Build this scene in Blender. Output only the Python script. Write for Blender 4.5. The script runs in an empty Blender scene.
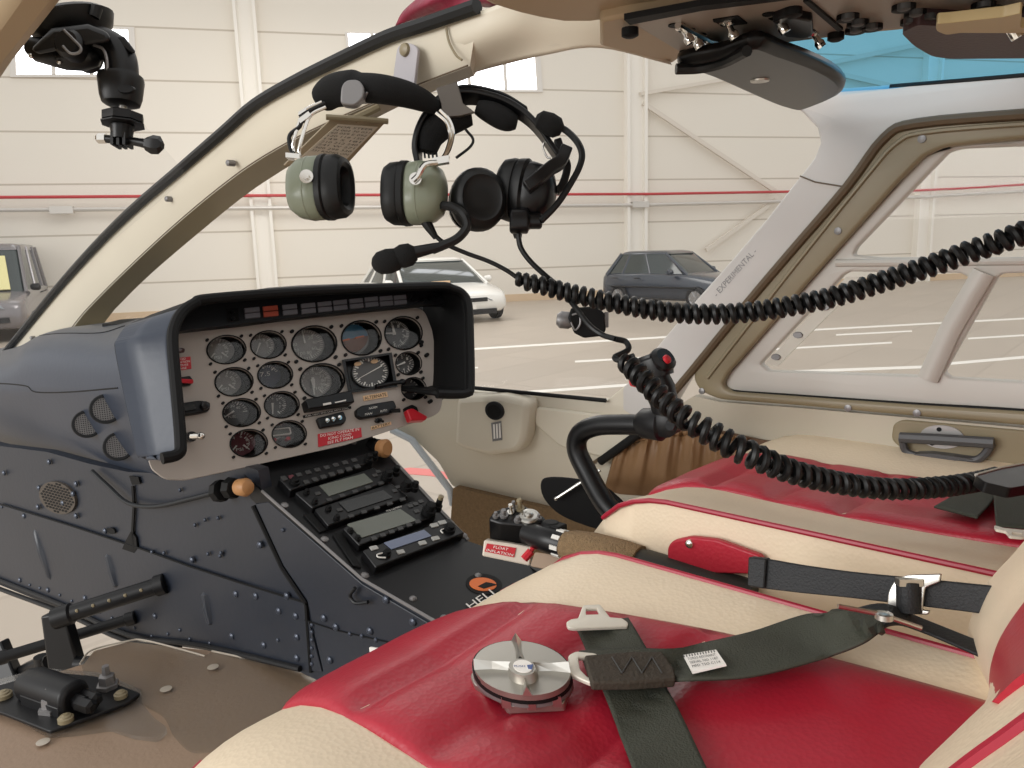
import bpy, bmesh, math, random
from mathutils import Vector, Matrix
from mathutils.bvhtree import BVHTree
random.seed(7)
sc = bpy.context.scene
COL = sc.collection
PI = math.pi
# ------------------------------------------------------------ camera frame
FPX, PITCH, ROLL, YAW = 773.0, math.radians(10.3), math.radians(1.7), math.radians(41)
EYE = Vector((0, 0, 1.93))
_f0 = Vector((math.cos(YAW), math.sin(YAW), 0)); _r0 = Vector((math.sin(YAW), -math.cos(YAW), 0)); _u0 = Vector((0, 0, 1))
CF = _f0*math.cos(PITCH) - _u0*math.sin(PITCH)
_u = _u0*math.cos(PITCH) + _f0*math.sin(PITCH)
CR = _r0*math.cos(ROLL) - _u*math.sin(ROLL)
CU = _r0*math.sin(ROLL) + _u*math.cos(ROLL)
X_, Y_, Z_ = Vector((1, 0, 0)), Vector((0, 1, 0)), Vector((0, 0, 1))
def ray(x, y): return CF + CR*((x-512)/FPX) - CU*((y-384)/FPX)
def at(x, y, d): return EYE + ray(x, y)*d
class Pl:
    """a real plane of the cockpit; z of p0 is relative to the eye height"""
    def __init__(s, p0, n, e1=None):
        s.p = Vector(p0); s.n = Vector(n).normalized()
        e = Vector(e1) if e1 else (Z_.cross(s.n) if abs(s.n.z) < .95 else X_.copy())
        s.e1 = (e - s.n*e.dot(s.n)).normalized(); s.e2 = s.n.cross(s.e1)
    def off(s, h): return Pl(s.p + s.n*h, s.n, s.e1)
    def at(s, x, y, h=0.0):
        r = ray(x, y); p = s.p + s.n*h - EYE
        return EYE + r*(p.dot(s.n)/r.dot(s.n))
    def uv(s, w): d = w - s.p; return d.dot(s.e1), d.dot(s.e2)
    def xyz(s, u, v, h=0.0): return s.p + s.e1*u + s.e2*v + s.n*h
def E3(x, y, z): return Vector((x, y, z + EYE.z))
def PX(x, nx=-1): return Pl((x, 0, EYE.z), (nx, 0, 0))
def PY(y): return Pl((0, y, EYE.z), (0, -1, 0))
def PZ(z, s=1): return Pl((0, 0, EYE.z+z), (0, 0, s))
# ------------------------------------------------------------ curves
def cr(pts, n=6, closed=False):
    P = [Vector(p) for p in pts]; out = []; m = len(P)
    rng = range(m if closed else m-1)
    for i in rng:
        g = lambda k: P[k % m] if closed else (P[k] if 0 <= k < m else (P[0]*2-P[1] if k < 0 else P[-1]*2-P[-2]))
        a, b, c, d = g(i-1), g(i), g(i+1), g(i+2)
        for j in range(n):
            t = j/n
            out.append(.5*((2*b) + (c-a)*t + (2*a-5*b+4*c-d)*t*t + (3*b-a-3*c+d)*t**3))
    if not closed: out.append(P[-1].copy())
    return out
def rnd(pts, r=4, n=4):
    """round the corners of a closed polygon; r one value or one per corner"""
    P = [Vector(p[:2]) for p in pts]; m = len(P); out = []
    for i in range(m):
        a, b, c = P[i-1], P[i], P[(i+1) % m]
        rr = r[i] if isinstance(r, (list, tuple)) else r
        if rr <= 0: out.append(b); continue
        l1, l2 = (a-b).length, (c-b).length
        p = b + (a-b)*(min(rr, l1*.48)/l1); q = b + (c-b)*(min(rr, l2*.48)/l2)
        for j in range(n+1):
            t = j/n; out.append(p*(1-t)**2 + b*2*t*(1-t) + q*t*t)
    return out
def ell(c, e1, e2, n=28):
    c, e1, e2 = Vector(c), Vector(e1), Vector(e2)
    return [c + e1*math.cos(2*PI*i/n) + e2*math.sin(2*PI*i/n) for i in range(n)]
def lin(a, b, n): a, b = Vector(a), Vector(b); return [a + (b-a)*(i/(n-1)) for i in range(n)]
# ------------------------------------------------------------ bmesh builders
def NB(): return bmesh.new()
def loft(bm, rings, closed=True, caps=True, loop=False):
    V = [[bm.verts.new(p) for p in r] for r in rings]; n = len(V[0]); m = len(V)
    for i in range(m if loop else m-1):
        A, B = V[i], V[(i+1) % m]
        for j in range(n if closed else n-1):
            k = (j+1) % n
            try: bm.faces.new((A[j], A[k], B[k], B[j]))
            except ValueError: pass
    if caps and closed and not loop:
        for r in (V[0][::-1], V[-1]):
            try: bm.faces.new(r)
            except ValueError: pass
    return V
def tube(bm, pts, r, n=10, caps=True, flat=1.0, up=None, loop=False):
    P = [Vector(p) for p in pts]; m = len(P); rings = []
    R = r if isinstance(r, (list, tuple)) else [r]*m
    nrm = None
    for i in range(m):
        if loop: t = (P[(i+1) % m]-P[i-1]).normalized()
        else: t = (P[min(i+1, m-1)]-P[max(i-1, 0)]).normalized()
        if nrm is None:
            a = Vector(up) if up else (Z_ if abs(t.z) < .9 else X_)
            nrm = (a - t*a.dot(t)).normalized()
        else:
            nrm = (nrm - t*nrm.dot(t)).normalized()
        b = t.cross(nrm)
        rings.append([P[i] + nrm*(R[i]*flat*math.cos(2*PI*j/n)) + b*(R[i]*math.sin(2*PI*j/n)) for j in range(n)])
    loft(bm, rings, True, caps, loop)
def axial(bm, c, axis, up, st, n=24, pw=2.0, caps=True):
    """rings along an axis; st = (t, radius up, radius side[, shift up])"""
    a = Vector(axis).normalized(); u = Vector(up); u = (u-a*u.dot(a)).normalized(); s = a.cross(u); c = Vector(c)
    rings = []
    for q in st:
        t, ru, rs = q[:3]; sh = q[3] if len(q) > 3 else 0
        ring = []
        for j in range(n):
            th = 2*PI*j/n; co, si = math.cos(th), math.sin(th)
            k = (abs(co)**pw + abs(si)**pw)**(-1/pw)
            ring.append(c + a*t + u*(ru*co*k+sh) + s*(rs*si*k))
        rings.append(ring)
    loft(bm, rings, True, caps)
def box(bm, c, ax, ay, az):
    """box by centre and three half-axis vectors"""
    c, ax, ay, az = map(Vector, (c, ax, ay, az))
    v = [bm.verts.new(c + ax*i + ay*j + az*k) for i in (-1, 1) for j in (-1, 1) for k in (-1, 1)]
    for f in ((0, 1, 3, 2), (4, 6, 7, 5), (0, 4, 5, 1), (2, 3, 7, 6), (0, 2, 6, 4), (1, 5, 7, 3)):
        bm.faces.new([v[i] for i in f])
def sph(bm, c, r, n=10, sx=None):
    m = Matrix.Translation(c)
    if sx: m = m @ sx
    bmesh.ops.create_uvsphere(bm, u_segments=n, v_segments=max(5, n//2+1), radius=r, matrix=m)
def prism(bm, pl, px, h1, h0, slope=1.0):
    """outline seen at height h1 above a plane, carried down to h0"""
    top = [pl.at(p[0], p[1], h1) for p in px]
    c = sum(top, Vector())/len(top)
    bot = [c + (p-c)*slope - pl.n*(h1-h0) for p in top]
    loft(bm, [bot, top], True, True)
def disc(bm, pl, c, e1, e2, h1, h0, n=24, slope=1.0): prism(bm, pl, ell(c, e1, e2, n), h1, h0, slope)
def grid(bm, rows, sub=4, closed=False, subr=None):
    """smooth sheet through rows of points"""
    R = [cr(r, sub, closed) for r in rows]
    cols = list(zip(*R))
    C2 = [cr(c, subr or sub) for c in cols]
    rings = list(zip(*C2))
    loft(bm, rings, closed, False)
    return rings
def fill(bm, pts):
    vs = [bm.verts.new(p) for p in pts]
    return bm.faces.new(vs)
# ------------------------------------------------------------ objects
def _base(vs):
    xs, ys, zs = zip(*[v[:] for v in vs]); return Vector(((min(xs)+max(xs))/2, (min(ys)+max(ys))/2, min(zs)))
def root_of(o):
    while o.parent: o = o.parent
    return o
def obj(name, bm, m, parent=None, smooth=True, bevel=0, solid=0, sub=0, ang=35, off=-1.0, rev=False):
    bmesh.ops.remove_doubles(bm, verts=bm.verts, dist=1e-5)
    bmesh.ops.recalc_face_normals(bm, faces=bm.faces)
    if solid and sum((EYE-f.calc_center_median()).normalized().dot(f.normal)*f.calc_area() for f in bm.faces) < 0: bmesh.ops.reverse_faces(bm, faces=bm.faces)
    L = root_of(parent).location.copy() if parent else _base([v.co for v in bm.verts])
    bmesh.ops.translate(bm, verts=bm.verts, vec=-L)
    me = bpy.data.meshes.new(name); bm.to_mesh(me); bm.free()
    return _mk(name, me, m, parent, L, smooth, bevel, solid, sub, ang, off)
def _mk(name, me, m, parent, L, smooth, bevel, solid, sub, ang, off):
    for mm in (m if isinstance(m, (list, tuple)) else [m]): me.materials.append(mm)
    if smooth:
        for p in me.polygons: p.use_smooth = True
        try: me.set_sharp_from_angle(angle=math.radians(ang))
        except Exception: pass
    o = bpy.data.objects.new(name, me); COL.objects.link(o)
    if parent: o.parent = parent
    else: o.location = L
    if solid: s = o.modifiers.new('s', 'SOLIDIFY'); s.thickness = solid; s.offset = off
    if bevel:
        b = o.modifiers.new('b', 'BEVEL'); b.width = bevel; b.segments = 2; b.limit_method = 'ANGLE'; b.angle_limit = math.radians(40)
        b.harden_normals = False
    if sub: s = o.modifiers.new('u', 'SUBSURF'); s.levels = sub; s.render_levels = sub
    return o
def tag(o, label, cat, group=None):
    o['label'] = label; o['category'] = cat
    if group: o['group'] = group
    return o
def struct(o, label=None):
    o['kind'] = 'structure'
    if label: o['label'] = label
    return o
def thing(name, label, cat, loc, group=None):
    o = bpy.data.objects.new(name, None); COL.objects.link(o); o.location = loc; o.empty_display_size = .05
    return tag(o, label, cat, group)
def plate(name, pl, outer, holes, h1, h0, m, parent=None, bevel=0.0):
    """flat sheet with holes, outline seen at height h1 above the plane, reaching back to h0"""
    cu = bpy.data.curves.new('c', 'CURVE'); cu.dimensions = '2D'; cu.fill_mode = 'BOTH'
    for ring in [outer]+list(holes):
        sp = cu.splines.new('POLY'); sp.points.add(len(ring)-1); sp.use_cyclic_u = True
        for i, p in enumerate(ring):
            u, v = pl.uv(pl.at(p[0], p[1], h1)); sp.points[i].co = (u, v, 0, 1)
    th = (h1-h0)/2
    cu.extrude = max(th-bevel, 1e-5); cu.bevel_depth = bevel; cu.bevel_resolution = 2; cu.offset = -bevel
    tmp = bpy.data.objects.new('t', cu); COL.objects.link(tmp)
    dg = bpy.context.evaluated_depsgraph_get(); me0 = bpy.data.meshes.new_from_object(tmp.evaluated_get(dg))
    bpy.data.objects.remove(tmp); bpy.data.curves.remove(cu)
    bm = NB(); bm.from_mesh(me0); bpy.data.meshes.remove(me0)
    for v in bm.verts: v.co = pl.xyz(v.co.x, v.co.y, v.co.z+h0+th)
    return obj(name, bm, m, parent, ang=40)
def text_bm(bm, body, pl, o, right, up, h=0.0005, size_fit=True, thick=0.0006):
    """lettering; o = pixel of lower left, right = pixel vector of whole line, up = pixel vector of cap height"""
    cu = bpy.data.curves.new('t', 'FONT'); cu.body = body; cu.resolution_u = 2
    tmp = bpy.data.objects.new('t', cu); COL.objects.link(tmp)
    dg = bpy.context.evaluated_depsgraph_get(); me = bpy.data.meshes.new_from_object(tmp.evaluated_get(dg))
    bpy.data.objects.remove(tmp); bpy.data.curves.remove(cu)
    if not me.vertices: return
    xs = [v.co.x for v in me.vertices]; x0, x1 = min(xs), max(xs)
    ys = [v.co.y for v in me.vertices]; y1 = max(ys)
    vs = []
    for v in me.vertices:
        a = (v.co.x-x0)/(x1-x0); b = v.co.y/y1
        vs.append(bm.verts.new(pl.at(o[0]+right[0]*a+up[0]*b, o[1]+right[1]*a+up[1]*b, h)))
    for p in me.polygons:
        try: bm.faces.new([vs[i] for i in p.vertices])
        except ValueError: pass
    bpy.data.meshes.remove(me)
# ------------------------------------------------------------ materials
def lin1(c): c /= 255; return c/12.92 if c <= .04045 else ((c+.055)/1.055)**2.4
def rgb(r, g, b): return (lin1(r), lin1(g), lin1(b), 1)
def mat(name, col, rough=.5, metal=0.0, bump=0, bscale=200, var=0, vscale=8, coat=0, spec=.5, emit=0, ecol=None, sheen=0, bdist=.002, wave=None):
    m = bpy.data.materials.new(name); m.use_nodes = True; nt = m.node_tree; b = nt.nodes['Principled BSDF']
    c = rgb(*col); b.inputs['Base Color'].default_value = c; b.inputs['Roughness'].default_value = rough
    b.inputs['Metallic'].default_value = metal; b.inputs['Specular IOR Level'].default_value = spec
    if coat: b.inputs['Coat Weight'].default_value = coat; b.inputs['Coat Roughness'].default_value = .15
    if sheen: b.inputs['Sheen Weight'].default_value = sheen
    if emit: b.inputs['Emission Color'].default_value = rgb(*(ecol or col)); b.inputs['Emission Strength'].default_value = emit
    tc = nt.nodes.new('ShaderNodeTexCoord')
    if var:
        n = nt.nodes.new('ShaderNodeTexNoise'); n.inputs['Scale'].default_value = vscale; n.inputs['Detail'].default_value = 5
        nt.links.new(tc.outputs['Object'], n.inputs['Vector'])
        mx = nt.nodes.new('ShaderNodeMix'); mx.data_type = 'RGBA'
        mx.inputs['A'].default_value = [c[i]*(1-var) for i in range(3)]+[1]; mx.inputs['B'].default_value = [min(1, c[i]*(1+var)) for i in range(3)]+[1]
        nt.links.new(n.outputs['Fac'], mx.inputs['Factor']); nt.links.new(mx.outputs['Result'], b.inputs['Base Color'])
    if bump:
        n = nt.nodes.new('ShaderNodeTexNoise' if bump > 0 else 'ShaderNodeTexVoronoi'); n.inputs['Scale'].default_value = bscale
        nt.links.new(tc.outputs['Object'], n.inputs['Vector'])
        bp = nt.nodes.new('ShaderNodeBump'); bp.inputs['Strength'].default_value = abs(bump); bp.inputs['Distance'].default_value = bdist
        nt.links.new(n.outputs['Fac' if bump > 0 else 'Distance'], bp.inputs['Height']); nt.links.new(bp.outputs['Normal'], b.inputs['Normal'])
    return m
def glass(name, tint=(255, 255, 255), gloss=.06, rough=.02, haze=0.0):
    m = bpy.data.materials.new(name); m.use_nodes = True; nt = m.node_tree; nt.nodes.clear()
    out = nt.nodes.new('ShaderNodeOutputMaterial'); t = nt.nodes.new('ShaderNodeBsdfTransparent'); t.inputs['Color'].default_value = rgb(*tint)
    g = nt.nodes.new('ShaderNodeBsdfGlossy'); g.inputs['Roughness'].default_value = rough; g.inputs['Color'].default_value = (1, 1, 1, 1)
    mx = nt.nodes.new('ShaderNodeMixShader'); mx.inputs['Fac'].default_value = gloss
    nt.links.new(t.outputs[0], mx.inputs[1]); nt.links.new(g.outputs[0], mx.inputs[2]); last = mx
    if haze:
        d = nt.nodes.new('ShaderNodeBsdfTranslucent'); d.inputs['Color'].default_value = (1, 1, 1, 1)
        m2 = nt.nodes.new('ShaderNodeMixShader'); m2.inputs['Fac'].default_value = haze
        nt.links.new(mx.outputs[0], m2.inputs[1]); nt.links.new(d.outputs[0], m2.inputs[2]); last = m2
    nt.links.new(last.outputs[0], out.inputs['Surface'])
    return m
M = {}
M['navy'] = mat('navy_paint', (32, 37, 47), .38, var=.18, vscale=6, bump=.12, bscale=90, spec=.6)
M['fairing'] = mat('slate_paint', (50, 57, 70), .38, var=.15, vscale=5, bump=.1, bscale=70, spec=.45)
M['black'] = mat('black_paint', (18, 18, 20), .42, var=.1, vscale=20, spec=.35)
M['blackmat'] = mat('black_matte', (12, 12, 13), .6, spec=.25)
M['plastic'] = mat('black_plastic', (14, 14, 16), .35, spec=.38)
M['rubber'] = mat('black_rubber', (13, 14, 15), .45, spec=.38)
M['foam'] = mat('black_foam', (10, 10, 11), .95, bump=.6, bscale=900)
M['hood'] = mat('hood_black', (23, 25, 28), .45, spec=.35, var=.2, vscale=8, bump=.15, bscale=140)
M['panel'] = mat('panel_grey', (168, 159, 151), .5, var=.05, vscale=14)
M['cream'] = mat('cream_paint', (212, 204, 186), .45, var=.05, vscale=5, bump=.05, bscale=60)
M['white'] = mat('white_trim', (205, 201, 197), .42, var=.04, vscale=6, bump=.12, bscale=45)
M['olive'] = mat('olive_trim', (136, 124, 98), .4, var=.08, vscale=9)
M['seal'] = mat('brown_seal', (94, 78, 58), .45)
M['header'] = mat('header_tan', (178, 158, 128), .5, var=.05, vscale=6)
M['carpet'] = mat('brown_carpet', (136, 112, 82), .95, bump=1, bscale=420, var=.3, vscale=160, bdist=.004)
M['floor'] = mat('cabin_floor', (148, 125, 105), .5, var=.12, vscale=7, bump=.25, bscale=160)
M['leather'] = mat('cream_leather', (229, 211, 184), .5, bump=-.16, bscale=230, var=.05, vscale=10)
M['red'] = mat('red_leather', (172, 30, 50), .42, bump=-.16, bscale=230, var=.08, vscale=9)
M['pipe'] = mat('red_piping', (160, 26, 50), .4)
M['pocket'] = mat('tan_leather', (132, 100, 68), .55, bump=.3, bscale=60, var=.1, vscale=12)
M['belt'] = mat('olive_webbing', (58, 60, 50), .75, bump=.5, bscale=600, var=.12, vscale=60)
M['blackbelt'] = mat('black_webbing', (24, 26, 29), .6, bump=.4, bscale=500)
M['steel'] = mat('brushed_steel', (200, 198, 192), .28, 1.0)
M['chrome'] = mat('chrome', (225, 222, 216), .12, 1.0)
M['buckle'] = mat('buckle_alloy', (178, 174, 166), .36, .9)
M['ivory'] = mat('ivory_metal', (226, 220, 206), .35, .2)
M['grey'] = mat('grey_metal', (132, 130, 130), .4, .5)
M['overhead'] = mat('overhead_grey', (150, 140, 128), .4, var=.05)
M['wood'] = mat('tan_knob', (176, 128, 82), .5, var=.12, vscale=60)
M['green'] = mat('sage_green', (130, 137, 118), .33, var=.05, vscale=20, coat=.2)
M['placard'] = mat('placard_red', (190, 24, 40), .4)
M['label'] = mat('label_white', (236, 232, 226), .5)
M['peach'] = mat('label_peach', (226, 190, 150), .5)
M['dial'] = mat('dial_hazed', (156, 154, 150), .5)  # black dials turned grey, reflection haze put into the colour
M['dialdk'] = mat('dial_dark', (84, 84, 84), .5)
M['dialnavy'] = mat('dial_navy', (44, 48, 70), .45)
M['dialred'] = mat('dial_maroon', (104, 52, 60), .5)
M['tick'] = mat('dial_white', (222, 220, 214), .5)
M['skyblue'] = mat('horizon_blue', (70, 120, 150), .5)
M['earth'] = mat('horizon_brown', (120, 74, 48), .5)
M['lcd'] = mat('lcd_grey', (104, 108, 100), .25)
M['lcdblue'] = mat('lcd_blue', (112, 122, 146), .25)
M['lcddk'] = mat('lcd_dark', (34, 36, 36), .22)
M['key'] = mat('key_grey', (62, 62, 62), .5)
M['lamp'] = mat('annunciator_grey', (112, 112, 118), .4)
M['lampred'] = mat('annunciator_red', (176, 84, 66), .4)
M['orange'] = mat('sticker_orange', (226, 112, 40), .45)
M['creamshade'] = mat('cream_shaded', (186, 178, 160), .42, var=.05, vscale=6, bump=.05, bscale=60)  # cream paint darkened, shade on the lower door put into the colour
M['sash'] = mat('sash_white_shaded', (197, 193, 185), .42, var=.04, vscale=6)  # white trim greyed, shade on the sash put into the colour
M['lining'] = mat('brown_lining', (98, 70, 48), .6, var=.1, vscale=10)
M['cover'] = mat('cover_black', (10, 10, 11), .32, spec=.3)
M['visor'] = mat('maroon_vinyl', (66, 42, 42), .5, bump=.3, bscale=200)
M['glass'] = glass('clear_plexiglass', (252, 252, 252), .005, .02, haze=.008)
M['cyan'] = glass('blue_tinted_plexiglass', (188, 234, 255), .02)
M['mat'] = glass('clear_floor_plastic', (249, 249, 247), .10, .28, haze=.03)
# ============================================================ HANGAR
WD = _f0*math.cos(math.radians(74.9)) + _r0*math.sin(math.radians(74.9))     # along the far wall
WN = Vector((WD.y, -WD.x, 0))
if WN.dot(_f0) > 0: WN = -WN
WP0 = EYE + ray(560, 299)*(EYE.z/(-ray(560, 299).z))
WALL = Pl(WP0, WN, WD)
FLOOR = Pl((0, 0, 0), (0, 0, 1))
mfl = mat('hangar_floor', (184, 172, 158), .38, var=.1, vscale=.35, spec=.4)
nt = mfl.node_tree; bs = nt.nodes['Principled BSDF']
bk = nt.nodes.new('ShaderNodeTexBrick'); tcn = nt.nodes.new('ShaderNodeTexCoord')
bk.inputs['Scale'].default_value = .25; bk.inputs['Mortar Size'].default_value = .006; bk.offset = 0
bk.inputs['Color1'].default_value = (1, 1, 1, 1); bk.inputs['Color2'].default_value = (.93, .93, .93, 1); bk.inputs['Mortar'].default_value = (.86, .85, .84, 1)
nt.links.new(tcn.outputs['Object'], bk.inputs['Vector'])
mxn = nt.nodes.new('ShaderNodeMix'); mxn.data_type = 'RGBA'; mxn.blend_type = 'MULTIPLY'; mxn.inputs['Factor'].default_value = 1
src = bs.inputs['Base Color'].links[0].from_socket
nt.links.new(src, mxn.inputs['A']); nt.links.new(bk.outputs['Color'], mxn.inputs['B']); nt.links.new(mxn.outputs['Result'], bs.inputs['Base Color'])
bm = NB(); box(bm, (20, 10, -.1), (45, 0, 0), (0, 45, 0), (0, 0, .1)); struct(obj('floor', bm, mfl, smooth=False))
# wall with cladding joints
mw = mat('wall_cladding', (234, 228, 217), .6, var=.02, vscale=.5)
nt = mw.node_tree; bs = nt.nodes['Principled BSDF']
zj = [WALL.at(650, y).z for y in (222.7, 181, 137, 93)]
stp = (zj[3]-zj[0])/3
tcn = nt.nodes.new('ShaderNodeTexCoord'); sp = nt.nodes.new('ShaderNodeSeparateXYZ'); nt.links.new(tcn.outputs['Object'], sp.inputs[0])
def mth(op, a, b=None):
    n = nt.nodes.new('ShaderNodeMath'); n.operation = op
    for i, v in enumerate((a, b)):
        if v is None: continue
        if isinstance(v, (int, float)): n.inputs[i].default_value = v
        else: nt.links.new(v, n.inputs[i])
    return n.outputs[0]
fz = mth('FRACT', mth('DIVIDE', mth('ADD', sp.outputs['Z'], -(zj[0]) + 20*stp), stp))
ln = mth('LESS_THAN', fz, .035)
mxn = nt.nodes.new('ShaderNodeMix'); mxn.data_type = 'RGBA'
src = bs.inputs['Base Color'].links[0].from_socket
nt.links.new(ln, mxn.inputs['Factor']); nt.links.new(src, mxn.inputs['A']); mxn.inputs['B'].default_value = rgb(196, 186, 172)
nt.links.new(mxn.outputs['Result'], bs.inputs['Base Color'])
WH = 12.0
bm = NB(); box(bm, WP0 + Z_*WH/2 - WN*.15 + WD*2, WD*32, WN*.15, Z_*WH/2); o = obj('wall_back', bm, mw, smooth=False); struct(o)
mskirt = mat('wall_skirt', (214, 190, 160), .6)
bm = NB(); box(bm, WP0 + Z_*.12 + WN*.02 + WD*2, WD*32, WN*.02, Z_*.12); struct(obj('baseboard_back', bm, mskirt, smooth=False))
mcol = mat('column_white', (244, 240, 232), .5)
def column(i, x0, x1, yref, d=.3):
    a = WALL.at(x0, yref); b = WALL.at(x1, yref); c = (a+b)/2; w = (b-a).length/2
    bm = NB()
    for s in (-1, 1): box(bm, Vector((c.x, c.y, WH/2)) + WN*(d/2) + WD*(s*w*.86), WD*(w*.14), WN*(d/2), Z_*WH/2)
    box(bm, Vector((c.x, c.y, WH/2)) + WN*(d*.35), WD*(w*.8), WN*(d*.06), Z_*WH/2)
    struct(obj('trim_%d' % i, bm, mcol, smooth=False))
column(1, 241, 263, 100); column(2, 624, 644, 190); column(3, 915, 930, 190); column(4, -120, -98, 190)
msteel = mat('brace_steel', (222, 214, 202), .5)
def brace(i, a, b, r=.07):
    bm = NB(); p, q = WALL.at(a[0], a[1], .2), WALL.at(b[0], b[1], .2)
    u = (q-p).normalized(); v = u.cross(WN)
    box(bm, (p+q)/2, (q-p)/2, WN*.05, v*r); struct(obj('trim_%d' % i, bm, msteel, smooth=False))
brace(5, (643, 103), (775, 191)); brace(6, (640, 94), (745, 76), .06); brace(7, (776, 200), (706, 250)); brace(8, (815, 66), (930, 42), .08); brace(9, (830, 72), (900, 88), .08)
bm = NB(); tube(bm, [WALL.at(*q, .35) for q in ((-160, 198), (0, 197.3), (350, 195), (650, 194), (800, 191.5), (905, 191), (960, 188.5), (1100, 180))], .045, 8)
tag(obj('fire_pipe', bm, mat('pipe_red', (190, 60, 64), .4)), 'thin red fire pipe running level along the cream hangar wall', 'pipe')
bm = NB(); tube(bm, [WALL.at(*q, .3) for q in ((-160, 213), (0, 210), (350, 207.5), (640, 205), (760, 202), (920, 197), (1100, 187))], .06, 8)
for q in ((62, 210), (640, 204.5)): box(bm, WALL.at(*q, .3), WD*.3, WN*.1, Z_*.1)
tag(obj('conduit', bm, mat('conduit_grey', (206, 202, 196), .4, .3)), 'pale grey conduit running just below the red pipe on the hangar wall', 'conduit')
mfr = mat('window_frame_white', (226, 222, 216), .5)
mlit = mat('daylight_glazing', (255, 255, 255), .3, emit=3.2, ecol=(250, 252, 255))
def wwin(i, quad, mull):
    outer = [(q[0], q[1]) for q in quad]; c = sum((Vector(q) for q in outer), Vector((0, 0)))/4
    inner = [c + (Vector(q)-c)*.9 for q in outer]
    fr = plate('window_%d' % i, WALL, outer, [inner], .06, 0, mfr)
    bm = NB()
    for t in mull:
        a = inner[0].lerp(inner[1], t); b = inner[3].lerp(inner[2], t)
        p, q = WALL.at(*a, .04), WALL.at(*b, .04); box(bm, (p+q)/2, (q-p)/2, WN*.03, WD*.05)
    obj('mullion', bm, mfr, fr, smooth=False)
    bm = NB(); prism(bm, WALL, inner, .02, .005); obj('pane', bm, mlit, fr, smooth=False)
    struct(fr)
wwin(1, [(8, 23), (134, 27), (137, 77), (10, 77)], (.33, .66)); wwin(2, [(345, 32), (398, 33), (400, 52), (347, 52)], (.5,)); wwin(3, [(425, 45), (540, 49), (543, 92), (428, 92)], (.35, .7))
# painted parking lines
mline = mat('line_paint', (246, 242, 234), .5, var=.05, vscale=3)
bm = NB()
def fline(a, b, w=1.1):
    q = [(a[0], a[1]-w), (b[0], b[1]-w), (b[0], b[1]+w), (a[0], a[1]+w)]
    prism(bm, FLOOR, q, .004, .0005)
for a, b, w in (((440, 351), (705, 334.5), .9), ((575, 361.5), (655, 357), .9), ((500, 394), (640, 384), 1.3), ((455, 367), (478, 367.6), .7), ((800, 330.5), (1060, 316.5), .8), ((836, 334.8), (912, 331), .7),
                ((775, 349), (892, 342.5), .8), ((968, 338.5), (1060, 333), .8), ((795, 371.5), (932, 366.5), 1.3), ((944, 364), (1060, 354), 1.3), ((700, 305), (730, 305), .5)): fline(a, b, w)
struct(obj('trim_20', bm, mline, smooth=False))
bm = NB(); arc = [FLOOR.at(*q, .004) for q in ((392, 470), (410, 467.5), (430, 469), (450, 473), (475, 480))]; arc2 = [FLOOR.at(*q, .004) for q in ((392, 477), (410, 474), (430, 475.5), (450, 479), (475, 486))]
loft(bm, [arc, arc2], False, False); struct(obj('trim_21', bm, mat('line_red', (226, 120, 116), .5), solid=.003, smooth=False))
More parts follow.
